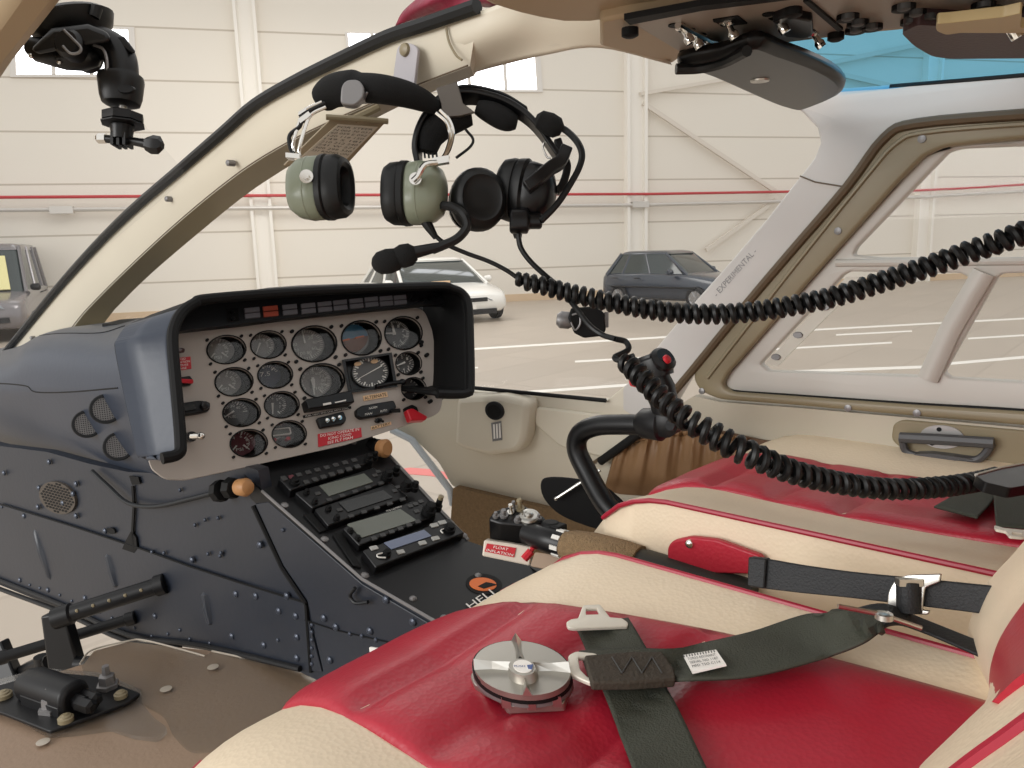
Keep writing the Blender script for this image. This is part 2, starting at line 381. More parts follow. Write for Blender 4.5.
# ============================================================ CARS
M['tyre'] = mat('tyre', (34, 34, 36), .7); M['rim'] = mat('alloy', (176, 176, 178), .3, .8)
M['carglass'] = mat('car_glass', (52, 60, 60), .08, spec=.8); M['lens'] = mat('lamp_lens', (128, 134, 138), .12, coat=.5)
M['trimblk'] = mat('car_black', (24, 24, 26), .45)
def car(name, label, cat, loc, ang, L, W, H, prof, green, paint, wx, wr=.31, lampz=.62, grille=True, extra=None):
    """prof: (x, half width, bottom z, top z) along the body; green: belt and roof outline"""
    t = thing(name, label, cat, loc); A = Matrix.Rotation(ang, 4, 'Z')
    T = lambda x, y, z: A @ Vector((x, y, z)) + Vector(loc)
    bm = NB(); rings = []
    P = cr([Vector((p[0], p[1], p[2])).to_4d()*0 + Vector((p[0], p[1], p[2], p[3])) for p in prof], 3)
    for p in P:
        x, w, zb, zt = p; zm = zb + (zt-zb)*.55
        half = [(.86*w, zb), (.97*w, zb+.08), (w, zb+.25*(zt-zb)), (w, zm), (.97*w, zt-.09), (.9*w, zt-.02), (.6*w, zt+.015), (0, zt+.025)]
        rings.append([T(x, y, z) for y, z in half] + [T(x, -y, z) for y, z in half[-2::-1]])
    loft(bm, rings); body = obj('body', bm, paint, t, ang=50)
    # greenhouse: belt ring, upper glass ring, roof
    xb0, xb1, xr0, xr1, wb, wr_, zb = green
    def ring(x0, x1, w, z, r=.16):
        q = rnd([(x0, -w), (x1, -w*.94), (x1, w*.94), (x0, w)], r, 3); return [T(p[0], p[1], z) for p in q]
    bm = NB(); f = .9
    loft(bm, [ring(xb0, xb1, wb, zb-.04), ring(xb0+(xr0-xb0)*f, xb1+(xr1-xb1)*f, wb+(wr_-wb)*f, zb+(H-zb)*f)]); obj('windows', bm, M['carglass'], t, ang=50)
    bm = NB(); z1 = zb+(H-zb)*.86
    f2 = .86
    loft(bm, [ring(xb0+(xr0-xb0)*f2-.01, xb1+(xr1-xb1)*f2+.01, wb+(wr_-wb)*f2+.012, z1), ring(xr0, xr1, wr_, H-.03), ring(xr0+.14, xr1-.14, wr_-.14, H)]); obj('roof', bm, paint, t, ang=50)
    bm = NB()
    for s in (-1, 1):
        for (xa, xb_, rr) in ((xb1, xr1, .045), (xb0, xr0, .07), (xb0*.45+xb1*.55, xr0*.45+xr1*.55, .035), (xb0*.8+xb1*.2, xr0*.8+xr1*.2, .05)):
            tube(bm, [T(xa-.03*(1 if xa > 0 else -1), s*(wb-.03), zb-.03), T(xb_-.02, s*(wr_-.01), H-.08)], rr, 6)
    obj('pillars', bm, paint, t)
    for x in wx:
        for s in (-1, 1):
            bm = NB(); c = T(x, s*(W/2-.11), wr); ax = A @ Vector((0, s, 0))
            axial(bm, c, ax, Z_, [(-.1, wr*.8, wr*.8), (-.08, wr, wr), (.08, wr, wr), (.1, wr*.9, wr*.9), (.1, wr*.7, wr*.7), (.06, wr*.66, wr*.66)], 20); w_ = obj('wheel', bm, M['tyre'], t)
            bm = NB(); axial(bm, c, ax, Z_, [(.06, wr*.68, wr*.68), (.11, wr*.62, wr*.62), (.09, wr*.55, wr*.55)], 20)
            for k in range(9):
                th = 2*PI*k/9; dv = (A @ Vector((math.cos(th), 0, 0))) + Z_*math.sin(th)
                tube(bm, [c+ax*.1+dv*wr*.05, c+ax*.1+dv*wr*.62], .022, 5)
            obj('rim', bm, M['rim'], w_)
    xf = prof[-1][0]; wf = prof[-1][1]
    for s in (-1, 1):
        bm = NB(); q = [(xf-.03, .52*wf, lampz), (xf-.36, 1.02*wf, lampz+.1), (xf-.42, 1.045*wf, lampz+.02), (xf-.22, 1.03*wf, lampz-.09), (xf-.005, .66*wf, lampz-.08)]
        a_ = [T(x+.035, s*(y+.012), z) for x, y, z in q]; b_ = [T(x-.08, s*(y-.06), z) for x, y, z in q]; loft(bm, [b_, a_]); obj('headlamp', bm, M['lens'], t)
        bm = NB(); axial(bm, T(xb1-.42, s*(W/2+.06), zb+.08), A @ Vector((0, s, 0)), Z_, [(-.12, .05, .05), (-.08, .08, .07), (.06, .09, .07), (.1, .05, .04)], 12); obj('mirror', bm, paint if not (extra == 'van') else M['trimblk'], t)
        bm = NB(); box(bm, T((xb0+xb1)/2-.15, s*(W/2+.0), zb-.1), A @ Vector((.1, 0, 0)), A @ Vector((0, .015, 0)), Z_*.015); box(bm, T((xb0+xb1)/2-.95, s*(W/2), zb-.1), A @ Vector((.1, 0, 0)), A @ Vector((0, .015, 0)), Z_*.015); obj('door_handle', bm, M['trimblk'], t)
    if grille:
        bm = NB(); box(bm, T(xf+.0, 0, lampz-.04), A @ Vector((.03, 0, 0)), A @ Vector((0, wf*.56, 0)), Z_*.05); obj('grille', bm, M['trimblk'], t, bevel=.01)
        bm = NB(); box(bm, T(xf+.005, 0, lampz-.34), A @ Vector((.03, 0, 0)), A @ Vector((0, wf*.8, 0)), Z_*.065); obj('lower_grille', bm, M['trimblk'], t, bevel=.01)
        bm = NB(); box(bm, T(xf+.04, 0, lampz-.21), A @ Vector((.01, 0, 0)), A @ Vector((0, .26, 0)), Z_*.055); obj('number_plate', bm, M['label'], t)
    bm = NB()
    for s in (-1, 1): tube(bm, [T(prof[0][0]+.5, s*(W/2+.004), .58), T(prof[-1][0]-.8, s*(W/2+.004), .58)], .025, 6)
    obj('side_trim', bm, M['trimblk'], t)
    return t, T
def heading(d):          # angle of the car's nose, measured from "toward the camera", positive to the right
    base = math.atan2(-_f0.y, -_f0.x); return base + d
gp = FLOOR.at(676, 305)
pgolf = mat('paint_slate', (48, 56, 68), .25, coat=.7, spec=.6)
car('hatchback_car', 'dark slate blue hatchback parked against the far hangar wall', 'car', gp, heading(math.radians(44)), 5.0, 2.1, 1.6,
    [(-2.1, .78, .34, .86), (-1.95, .9, .22, .95), (-1.2, .95, .2, .98), (.2, .95, .2, .97), (.95, .95, .2, .95), (1.7, .92, .22, .84), (2.05, .84, .28, .74), (2.13, .74, .34, .66)],
    (-1.95, .95, -1.45, .1, .86, .66, .93), pgolf, (-1.35, 1.3))
pp = FLOOR.at(430, 318)
ppolo = mat('paint_white', (238, 236, 230), .22, coat=.7)
t, T = car('sedan_car', 'white sedan parked nose-on behind the instrument panel hood', 'car', pp, heading(math.radians(30)), 5.4, 2.75, 1.62,
    [(-2.4, 1.1, .4, .9), (-2.2, 1.28, .25, .98), (-1.2, 1.36, .2, 1.0), (.2, 1.36, .2, .98), (1.0, 1.36, .2, .95), (1.75, 1.31, .22, .84), (2.1, 1.2, .26, .74), (2.22, 1.06, .3, .66)],
    (-1.9, 1.15, -1.2, .15, 1.24, .98, .94), ppolo, (-1.4, 1.4))
bm = NB(); box(bm, T(.95, -.1, 1.0), T(1, 0, 0)*.1 - T(0, 0, 0)*.1, T(0, .25, 0)-T(0, 0, 0), Z_*.03); obj('dashboard_paper', bm, M['peach'], t)
vp = FLOOR.at(-2, 335)
pvan = mat('paint_grey', (124, 120, 122), .25, .4, coat=.6)
t, T = car('van', 'grey van with yellow paper behind its windscreen seen through the left windshield', 'van', vp, math.atan2(-vp.y, -vp.x) + math.radians(-9), 4.8, 2.1, 2.3,
    [(-2.5, .95, .4, 1.1), (-2.3, 1.03, .28, 1.2), (-.5, 1.05, .25, 1.2), (.7, 1.05, .25, 1.18), (1.3, 1.04, .25, 1.16), (2.0, 1.0, .28, 1.0), (2.3, .92, .32, .9), (2.4, .82, .36, .8)],
    (-2.4, 1.45, -2.2, .55, .97, .8, 1.14), pvan, (-1.5, 1.5), wr=.34, lampz=.86, extra='van')
bm = NB(); q = [(1.42, .30, 1.18), (1.42, .62, 1.18), (.86, .52, 1.98), (.86, .26, 1.98)]; loft(bm, [[T(x-.0, y, z) for x, y, z in q], [T(x+.03, y, z+.02) for x, y, z in q]]); obj('sun_paper', bm, mat('paper_yellow', (226, 218, 160), .6), t, smooth=False)
# work trolley
cp = FLOOR.at(316, 300)
t = thing('tool_trolley', 'small work trolley with yellow tray beside the white sedan at the wall', 'trolley', cp)
for h, m_, nm in ((.32, 'grey', 'shelf'), (.62, 'ywl', 'tray')):
    if m_ == 'ywl': M['ywl'] = mat('yellow_plastic', (222, 182, 84), .5)
    bm = NB(); box(bm, cp+Z_*h, WD*.5, WN*.25, Z_*.03)
    if nm == 'tray':
        for s in (-1, 1): box(bm, cp+Z_*(h+.07)+WN*.25*s, WD*.5, WN*.015, Z_*.07); box(bm, cp+Z_*(h+.07)+WD*.5*s, WD*.015, WN*.25, Z_*.07)
    obj(nm, bm, M[m_], t, smooth=False)
for sx in (-1, 1):
    for sy in (-1, 1):
        bm = NB(); tube(bm, [cp+WD*.46*sx+WN*.22*sy+Z_*.0, cp+WD*.46*sx+WN*.22*sy+Z_*.95], .025, 6); obj('leg', bm, M['grey'], t)
bm = NB(); box(bm, cp+Z_*.95, WD*.55, WN*.28, Z_*.025); box(bm, cp+Z_*1.03-WD*.1, WD*.3, WN*.15, Z_*.06); obj('top_shelf', bm, M['grey'], t, smooth=False)
# ============================================================ HELICOPTER SHELL
DOOR = PX(1.32)
NOSE = Pl(E3(1.32, .78, 0), (-.98, -.2, 0))
FL = PZ(-.68)
# cabin floor
bm = NB()
prism(bm, FL, [(-60, 712), (20, 684), (84, 664), (94, 651), (128, 642), (205, 650), (300, 668), (420, 690), (560, 640), (700, 560), (900, 640), (1000, 900), (300, 1300), (-260, 1100)], 0, -.03)
struct(obj('floor', bm, M['floor'], smooth=False), 'brown textured cabin floor')
# clear floor mat and screws
M['matscrew'] = mat('mat_edge', (176, 166, 152), .3)
t = thing('floor_mat', 'clear plastic mat lying on the brown cabin floor beside the dark console', 'mat', FL.at(250, 720))
bm = NB(); prism(bm, FL, rnd([(80, 664), (92, 650), (128, 641), (142, 640), (205, 656), (212, 651), (300, 669), (372, 688), (300, 740), (190, 752), (172, 733), (165, 715), (118, 690), (90, 684)], [6, 8, 6, 3, 2, 3, 3, 4, 10, 10, 6, 8, 6, 6]), .005, .001)
obj('sheet', bm, M['mat'], t)
for q in ((166, 689), (213, 667), (43, 742)):
    bm = NB(); axial(bm, FL.at(*q, .0045), Z_, X_, [(0, .009, .009), (.0006, .009, .009), (.001, .006, .006)], 16); obj('screw', bm, M['matscrew'], t)
bm = NB(); tube(bm, [FL.at(*q, .005) for q in cr([(80, 664, 0), (92, 650, 0), (128, 641, 0), (143, 640, 0), (176, 648, 0), (205, 656, 0)], 5) for q in [(q[0], q[1])]], .0016, 6); tube(bm, [FL.at(*q, .005) for q in ((212, 651), (250, 659), (300, 669), (372, 688))], .0016, 6); obj('edge', bm, M['matscrew'], t)  # pale tubes paint the highlight along the mat's edge
# chin window of the nose
def sheet(name, rows, m, parent=None, solid=.006, sub=4, **k):
    bm = NB(); grid(bm, rows, sub); return obj(name, bm, m, parent, solid=solid, **k)
# ---- right nose wall (cream), cut below the windshield sill
sill = [(380, 398), (470, 391), (560, 397), (606, 401), (632, 380), (646, 360), (690, 362), (660, 405), (660, 470), (640, 520), (560, 512), (452, 487), (438, 462), (410, 436), (380, 428)]
plate('wall_right', NOSE, rnd(sill, [1, 1, 2, 5, 4, 1, 1, 6, 4, 4, 3, 5, 5, 3, 1], 3), [], .0, -.03, M['cream'], bevel=.004)['kind'] = 'structure'
bm = NB(); prism(bm, NOSE.off(.001), rnd([(535, 407), (690, 425), (690, 470), (620, 462), (560, 447), (534, 424)], 5), .012, 0); o = obj('trim_30', bm, M['cream'], bevel=.004); struct(o)
bm = NB(); tube(bm, [NOSE.at(*q, .012) for q in ((380, 396), (470, 387.5), (606, 400.5))], .0045, 8); struct(obj('trim_31', bm, M['blackmat']))
# pale window frame strip and carpeted kick wall below the nose wall
bm = NB(); tube(bm, [NOSE.at(*q, .01) for q in ((392, 430), (412, 440), (432, 466), (450, 490), (453, 505))], .0085, 8); struct(obj('trim_32', bm, mat('pale_blue_trim', (206, 216, 226), .4)))
KICK = NOSE.off(.02)
bm = NB(); prism(bm, KICK, rnd([(453, 487), (560, 512), (660, 520), (700, 560), (640, 600), (470, 590), (450, 530)], [3, 2, 2, 2, 2, 2, 8]), .0, -.02); struct(obj('wall_right.001', bm, M['carpet']), 'brown carpeted kick wall under the cream nose wall')
# ---- right windshield pillar and roof side rail
pil = [(606, 402), (632, 379), (645, 361), (688, 309), (734, 257), (768, 217), (800, 176), (814, 158), (820, 143), (817, 128), (802, 112), (790, 104), (800, 86), (846, 88), (897, 84), (1024, 75), (1100, 68),
       (1100, 112), (1024, 116), (917, 125), (886, 137), (846, 188), (786, 256), (747, 303), (690, 372), (668, 410), (655, 440), (640, 420)]
o = plate('trim_33', DOOR.off(.012), [Vector(p) for p in pil], [], .0, -.035, M['white'], bevel=.005); struct(o, 'white windshield pillar and roof rail')
bm = NB(); tube(bm, [DOOR.at(*q, .0135) for q in ((800, 176), (815, 182), (843, 186.5))], .0012, 6); tube(bm, [DOOR.at(*q, .0135) for q in ((648, 392), (662, 394))], .001, 6); struct(obj('trim_34', bm, M['seal']))
bm = NB()
text_bm(bm, '- EXPERIMENTAL -', DOOR.off(.012), (717, 297), (40, -45), (-4, -4), .001)
struct(obj('trim_35', bm, M['grey'], smooth=False))
# ---- door: sealing ring, sash, panes, lower skin, handle
ring_o = [(846, 186), (883, 137), (900, 128), (917, 122.5), (960, 117), (1024, 113.5), (1110, 109), (1110, 434), (1024, 426), (924, 417.5), (800, 406), (720, 400), (700, 392), (692, 378), (697, 362), (747, 303), (786, 256)]
ring_i = [(898, 182), (924, 156), (945, 147), (980, 143), (1024, 139), (1100, 134), (1100, 421), (1024, 412), (910, 405), (731, 392), (721, 386), (727, 374), (738, 362), (809, 281)]
d = plate('door_1', DOOR, rnd(ring_o, 8), [rnd(ring_i, 6)], .012, -.02, M['olive'], bevel=.006); struct(d, 'right cabin door in olive and white with sliding window panes')
bm = NB(); tube(bm, [DOOR.at(p[0], p[1], .013) for p in cr([(660, 408), (690, 373), (747, 303.5), (790, 253), (847, 187), (884, 138), (917, 123.5), (1024, 114.5), (1100, 110)], 4)], .008, 8); obj('seal', bm, M['seal'], d)
bm = NB(); tube(bm, [DOOR.at(p[0], p[1], .002) for p in cr([(1100, 420), (1024, 411.5), (910, 404.5), (790, 396), (731, 391.5), (721, 385), (727, 373), (738, 361), (809, 280), (898, 181), (924, 155), (950, 146)], 4)], .004, 8); obj('gasket', bm, M['blackmat'], d)
def mid_ring(k): return [(o[0]*(1-k)+i[0]*k, o[1]*(1-k)+i[1]*k) for o, i in zip(((705, 378), (790, 268), (866, 173), (895, 141), (925, 130), (1024, 122), (1100, 118)), ((714, 378), (800, 270), (876, 176), (903, 148), (930, 139), (1024, 130), (1100, 126)))]
bm = NB(); tube(bm, [DOOR.at(p[0], p[1], .0135) for p in cr(mid_ring(.25), 5)], .0035, 6); obj('ridge', bm, M['olive'], d)
win_u = [(852.5, 255), (856, 247), (947.6, 152), (960, 148), (1024, 145.5), (1096, 142), (1096, 257.5), (880, 257.5)]
win_l = [(759.6, 364), (842.5, 275), (849, 271.5), (960, 273), (968, 277), (962, 290), (924, 373), (918, 376), (768, 371)]
win_r = [(998, 276), (1004, 273.5), (1096, 271), (1096, 386), (950, 378), (944, 373)]
s_ = plate('sash', DOOR, rnd([(p[0], p[1]) for p in ring_i], 6), [rnd(win_u, 3), rnd(win_l, 2), rnd(win_r, 3)], -.004, -.026, M['sash'], d, bevel=.004)
for nm, w in (('pane', win_u), ('pane', win_l), ('pane', win_r)):
    c = sum((Vector(p) for p in w), Vector((0, 0)))/len(w)
    bm = NB(); prism(bm, DOOR, [c+(Vector(p)-c)*1.012 for p in w], -.014, -.018); obj(nm, bm, M['glass'], s_)
bm = NB(); tube(bm, [DOOR.at(*q, -.002) for q in ((836, 263), (900, 262.5), (1024, 261), (1100, 260))], .006, 8); tube(bm, [DOOR.at(*q, .0) for q in ((984, 272), (950, 330), (928, 379))], .0155, 10, flat=.8); obj('bar', bm, M['sash'], d)
bm = NB(); prism(bm, DOOR, [(765, 364), (846, 277), (866, 277.5), (778, 366)], -.008, -.012); v_ = obj('slide_track', bm, mat('track_beige', (206, 202, 190), .45), d)
for q in ((776, 357), (798, 335), (825, 307), (845, 287)):
    bm = NB(); axial(bm, DOOR.at(*q, -.0075), -X_, Z_, [(0, .006, .009), (.003, .005, .008)], 10); obj('clip', bm, M['grey'], v_)
for q in ((702, 391), (838, 231), (922, 139), (848, 408), (917, 413), (690+66, 200+118)):
    bm = NB(); axial(bm, DOOR.at(*q, .012), -X_, Z_, [(-.004, .006, .006), (.002, .006, .006), (.003, .002, .002)], 10); obj('screw', bm, M['grey'], d)
skin = [(655, 440), (668, 412), (694, 396), (720, 402), (800, 408), (924, 419), (1024, 428), (1110, 437), (1110, 600), (900, 600), (660, 600), (640, 480)]
plate('lower_skin', DOOR, [Vector(p) for p in skin], [], .006, -.02, M['creamshade'], d)
bm = NB(); prism(bm, DOOR.off(.006), rnd([(893, 424), (902, 420), (1024, 431), (1110, 440), (1110, 500), (1024, 484), (960, 468), (905, 452), (891, 440)], 5), .006, -.004); hp = obj('handle_panel', bm, M['olive'], d, bevel=.003)
bm = NB(); disc(bm, DOOR.off(.012), (942, 437), (22, 2.2), (-1.5, 11.5), .003, -.004, 32); obj('escutcheon', bm, mat('escutcheon', (168, 166, 164), .35, .6), hp)
for q in ((939, 429.5), (932, 443.5)):
    bm = NB(); disc(bm, DOOR.off(.014), q, (2.6, .2), (0, 2.2), .002, -.001, 12); obj('screw', bm, M['blackmat'], hp)
hb = mat('handle_grey', (70, 70, 72), .4)
bm = NB(); tube(bm, [DOOR.at(*q, .03) for q in ((900, 437.5), (940, 439.5), (994, 443))], .0085, 8); tube(bm, cr([DOOR.at(*q, .024) for q in ((902, 438), (905, 450), (914, 455), (930, 457.5), (955, 459), (975, 460), (985, 454), (992, 443))], 4), .006, 8)
bm2 = bm; obj('handle', bm2, hb, hp)
bm = NB(); prism(bm, DOOR.off(.012), rnd([(912, 454), (930, 453.5), (950, 456), (974, 459.5), (950, 461), (925, 459)], 3), .02, 0); obj('finger_pull', bm, hb, hp)
# lower brown lining with gathered map pocket
bm = NB(); prism(bm, DOOR.off(.012), [(664, 428), (690, 424), (760, 440), (1110, 486), (1110, 560), (640, 560), (628, 500), (606, 470)], .006, 0); struct(obj('wall_right.002', bm, M['lining']), 'brown lining of the lower right door')
POC = DOOR.off(.02)
t = thing('map_pocket', 'tan gathered leather map pocket on the lower right wall behind the cyclic stick', 'map pocket', POC.at(680, 510))
bm = NB(); NU, NV = 60, 10; rings = []
for j in range(NV+1):
    v = j/NV; r = []
    for i in range(NU+1):
        u = i/NU
        x = 602 + u*(745-602) + (1-v)*14*(1-u); ytop = 447-18*math.sin(min(1, u*1.5)*PI*.5) + 14*max(0, u-.3); ybot = 497 + 8*u
        y = ytop + (ybot-ytop)*v
        bulge = .03*math.sin(PI*min(1, v*1.1+.12))**.6*math.sin(PI*min(.95, max(.05, u)))**.4
        pl = math.sin(u*5.2*2*PI+.9*v+.5*math.sin(v*5))*.0075*(1-.3*v) + math.sin(u*17*2*PI+v)*.0036*(1-v)**1.5
        r.append(POC.at(x, y, max(.001, bulge+pl)))
    rings.append(r)
loft(bm, rings, False, False); obj('pouch', bm, M['pocket'], t, solid=.004, ang=80)
bm = NB(); tube(bm, [p for p in rings[0]], .004, 8); obj('elastic_hem', bm, M['pocket'], t)
# seat-side cream rail below pocket
bm = NB(); tube(bm, [POC.at(*q, .03) for q in ((592, 492), (620, 500), (700, 506))], .012, 8); struct(obj('trim_36', bm, M['cream']))
# ---- centre windshield post (cream face, olive underside, black gasket)
G = [(-30, 397), (11, 350), (66, 284), (123, 224), (187, 169), (227, 135), (260, 107), (300, 84), (345, 62), (393, 40), (433, 27), (483, 10)]
Fc = [(35, 385), (73, 328), (100, 297), (150, 248.6), (190, 213), (227, 183), (258, 161), (300, 137), (345, 116), (385, 99), (420, 85), (470, 66)]
Un = [(60, 385), (105, 322), (122, 302), (154, 271), (207, 226), (243, 197), (272, 177), (308, 155), (352, 131), (390, 111), (425, 95), (474, 76)]
Gp = cr([PX(.745).at(*q) for q in G], 5); Fp = cr([PX(.76).at(*q) for q in Fc], 5); Up = cr([PX(.80).at(*q) for q in Un], 5)
bm = NB(); rings = []
for g, f, u in zip(Gp, Fp, Up):
    rings.append([g, g.lerp(f, .5)-X_*.004, f.lerp(g, .08)-X_*.001, f, u, u+(g-f)*.6+X_*.02, g+X_*.05])
loft(bm, rings); po = obj('trim_37', bm, [M['cream'], M['olive']], ang=30)
for p in po.data.polygons:
    pass
struct(po, 'cream centre windshield post')
mi = {}
me = po.data; nring = 7
for p in me.polygons:                 # faces between the lower edge and the underside are olive
    if len(p.vertices) == 4:
        ks = sorted(v % nring for v in p.vertices)
        if ks[0] in (3,) and ks[-1] in (4,): p.material_index = 1
bm = NB(); tube(bm, [p-X_*.006+Vector((0, .004, .004)) for p in Gp], .0095, 8); struct(obj('trim_38', bm, M['rubber']))
bm = NB(); tube(bm, [PX(.755).at(*q)-X_*.004 for q in cr(Fc, 4)], .0012, 5); struct(obj('trim_39', bm, M['seal']))
bm = NB()
for q in ((167.5, 199), (32, 338), (229, 163)): axial(bm, PX(.74).at(*q), -X_, Z_, [(-.01, .0055, .0055), (.003, .0055, .0055), (.005, .003, .003)], 10)
struct(obj('trim_40', bm, M['grey']))
# flare from post into the roof (header)
hd = [[(440, 26), (425, 50), (416.5, 88)], [(486, 9), (465, 45), (463, 76)], [(522, -4), (505, 34), (495, 67)], [(560, -14), (550, 26), (546, 55)], [(600, -8), (600, 24), (600, 48)], [(628, 6), (640, 34), (672, 65)]]
dx = [[.745, .755, .79], [.745, .75, .79], [.76, .76, .79], [.79, .79, .80], [.82, .83, .84], [.85, .87, .93]]
rows = [[PX(x).at(*q) for q, x in zip(r, xs)] for r, xs in zip(hd, dx)]
bm = NB(); grid(bm, [list(r) for r in zip(*rows)], 6); struct(obj('ceiling', bm, M['cream'], solid=.02), 'cream header flaring from the centre post into the roof')
bm = NB(); tube(bm, [PX(.742).at(*q) for q in cr([(446, 27), (449, 42), (456, 55), (462, 60)], 4)], .0016, 6); struct(obj('trim_41', bm, M['olive']))
# near roof lining, front edge
RZ = PZ(.235, -1)
rl = [(466, -4), (490, 8), (513, 15), (535, 20), (560, 24), (590, 24), (612, 21), (630, 17), (720, 4), (800, -6), (800, -120), (300, -140), (380, -60)]
bm = NB(); prism(bm, RZ, rl, .0, -.03); struct(obj('ceiling.001', bm, M['header'], smooth=True, bevel=.012), 'tan roof lining in front of the overhead switches')
# near left door post
bm = NB(); LP = PX(.26)
lp = [(120, -60), (70, 0), (46, 30), (18, 64), (0, 90), (-50, 158), (-130, 158), (-60, -20), (50, -80)]
prism(bm, LP, lp, .0, .04); struct(obj('trim_42', bm, M['header'], bevel=.012), 'tan left door post close to the lens')
# ---- blue tinted roof window
RW = Pl(E3(1.33, 0, .205), (-.19, 0, -.43))
bm = NB(); prism(bm, RW, [(735, 44), (860, 30), (1100, 0), (1100, 70), (1024, 78), (897, 88), (840, 92), (790, 70)], .002, -.002); w = obj('window_4', bm, M['cyan'], smooth=False); struct(w, 'blue tinted roof window')
bm = NB(); tube(bm, [DOOR.at(*q, .01) for q in ((890, 86.6), (960, 81), (1024, 75.5), (1100, 69))], .0035, 6); struct(obj('trim_43', bm, M['blackmat']))
# ---- windshield panes (bubble glass), right and left of the centre post
def pane(i, lower, upper, bow, lab):
    a = cr(lower, 5); b = cr(upper, 5); n = min(len(a), len(b)); rings = []
    for k in range(7):
        t = k/6; rings.append([a[j].lerp(b[j], t) + bow*math.sin(PI*t)*math.sin(PI*(j/(n-1))*.9+.15) for j in range(n)])
    bm = NB(); loft(bm, rings, False, False); struct(obj('window_%d' % i, bm, M['glass'], solid=.003), lab)
pane(5, [PX(.79).at(100, 318), PX(.95).at(300, 360), NOSE.at(395, 396, .0), NOSE.at(470, 388, .0), NOSE.at(655, 400, -.02)],
     [PX(.79).at(210, 212), PX(.79).at(300, 150), PX(.79).at(440, 86), PX(.84).at(600, 46), DOOR.at(850, 125, -.03)], Vector((.05, .12, .03)), 'right windshield pane')
pane(6, [PX(.73).at(11, 352), PX(.73).at(66, 285), PX(.73).at(188, 176)],
     [PX(.30).at(-90, 300), PX(.30).at(-80, 160), PX(.30).at(60, 0)], Vector((-.05, .1, .05)), 'left windshield pane')
# red rotor cover above the windshield
RC = PX(.95)
bm = NB(); rows = [[(395, 26), (420, 18), (450, 8), (490, -4)], [(404, 10), (428, 2), (458, -8), (500, -16)], [(430, -12), (450, -18), (470, -24), (510, -32)]]
grid(bm, [[RC.at(*q, .01*math.sin(i*3+j*5)) for j, q in enumerate(r)] for i, r in enumerate(rows)], 6)
tag(obj('quilted_cover', bm, mat('cover_maroon', (126, 28, 52), .35, bump=.5, bscale=90, var=.4, vscale=40), solid=.02), 'maroon quilted cover showing above the top of the windshield', 'cover')

# cabin roof above the seats
bm = NB(); rows = [[E3(x, y, z) for x, z in ((.10, .30), (.30, .36), (.70, .37), (1.05, .35), (1.30, .24))] for y in (.20, .0, -.4, -.9)]
grid(bm, rows, 4); struct(obj('ceiling.002', bm, M['header'], solid=.02, ang=80), 'tan cabin roof lining over the seats')

# fuselage side aft of the door window, roof rail to floor
bm = NB(); za, zb = .24, -.70
rows = [[E3(1.325, y, z) for y in (.055, -.2, -.6, -1.0)] for z in (.24, .0, -.3, -.70)]
grid(bm, rows, 2); struct(obj('wall_right.003', bm, M['creamshade'], solid=.02, ang=80), 'cream cabin side aft of the right door')
# ============================================================ INSTRUMENT PANEL
tl, wl = math.radians(28), math.radians(-6)
IP = Pl(PY(1.15).at(300, 380), (math.sin(wl)*math.cos(tl), -math.cos(wl)*math.cos(tl), math.sin(tl)))
ip = thing('instrument_panel', 'grey instrument panel with round gauges under a black anti-glare hood', 'instrument panel', IP.at(300, 470) - Z_*.02)
def gax(w, h, t=-.115, k=.14): return Vector((.985*w/2, .985*w/2*t)), Vector((k*h/2, .985*h/2))
GA = [  # centre, width, height, kind
 ((226.4, 349.5), 38.3, 27.7, 'two'), ((268.4, 344.6), 35, 27, 'one'), ((314.3, 343.8), 44, 35, 'speed'),
 ((234, 381.7), 37.5, 27.7, 'two'), ((275.2, 374.8), 34.4, 26.2, 'navy'), ((322.3, 380.9), 43.4, 33.6, 'rpm'),
 ((241.6, 412.5), 37, 27.3, 'one2'), ((281.8, 404.7), 34.2, 25.8, 'fuel'), ((248.8, 443.2), 36.7, 27, 'red'), ((289.3, 434), 33.6, 26.2, 'clock'),
 ((361.5, 337.9), 39, 33.6, 'attitude'), ((403.5, 333), 36.7, 32.2, 'altitude'), ((408.8, 363.2), 25.4, 22.5, 'small'), ((413.9, 388.6), 24.4, 22, 'cross')]
holes = [ell(c, *gax(w, h)) for c, w, h, k in GA]
hsi = [(343.5, 360.5), (390.5, 353.5), (396, 386), (349.5, 392)]
holes.append([Vector(q) for q in hsi])
outl = rnd([(165, 335), (240, 327), (330, 315), (405, 306.5), (424, 309), (432, 330), (443, 398), (440, 413), (425, 419), (345, 445), (250, 466), (185, 480), (165, 479), (152, 469), (149, 460), (168, 450)], [2, 2, 2, 8, 8, 2, 7, 7, 6, 2, 2, 6, 6, 4, 1, 1], 4)
plate('face_plate', IP, outl, holes, 0, -.004, M['panel'], ip)
def needle(par, c, e1, e2, ang, r0, r1, wd=.05, h=-.012, m='tick'):
    d = Vector((math.cos(ang), -math.sin(ang))); n_ = Vector((d.y, -d.x))
    f = lambda a, b: c + e1*a + e2*b
    q = [(d*r0 - n_*wd), (d*r0 + n_*wd), (d*r1 + n_*wd*.4), (d*r1 - n_*wd*.4)]
    bm = NB(); prism(bm, IP, [f(p.x, p.y) for p in q], h, h-.0012); return obj('needle', bm, M[m], par, smooth=False)
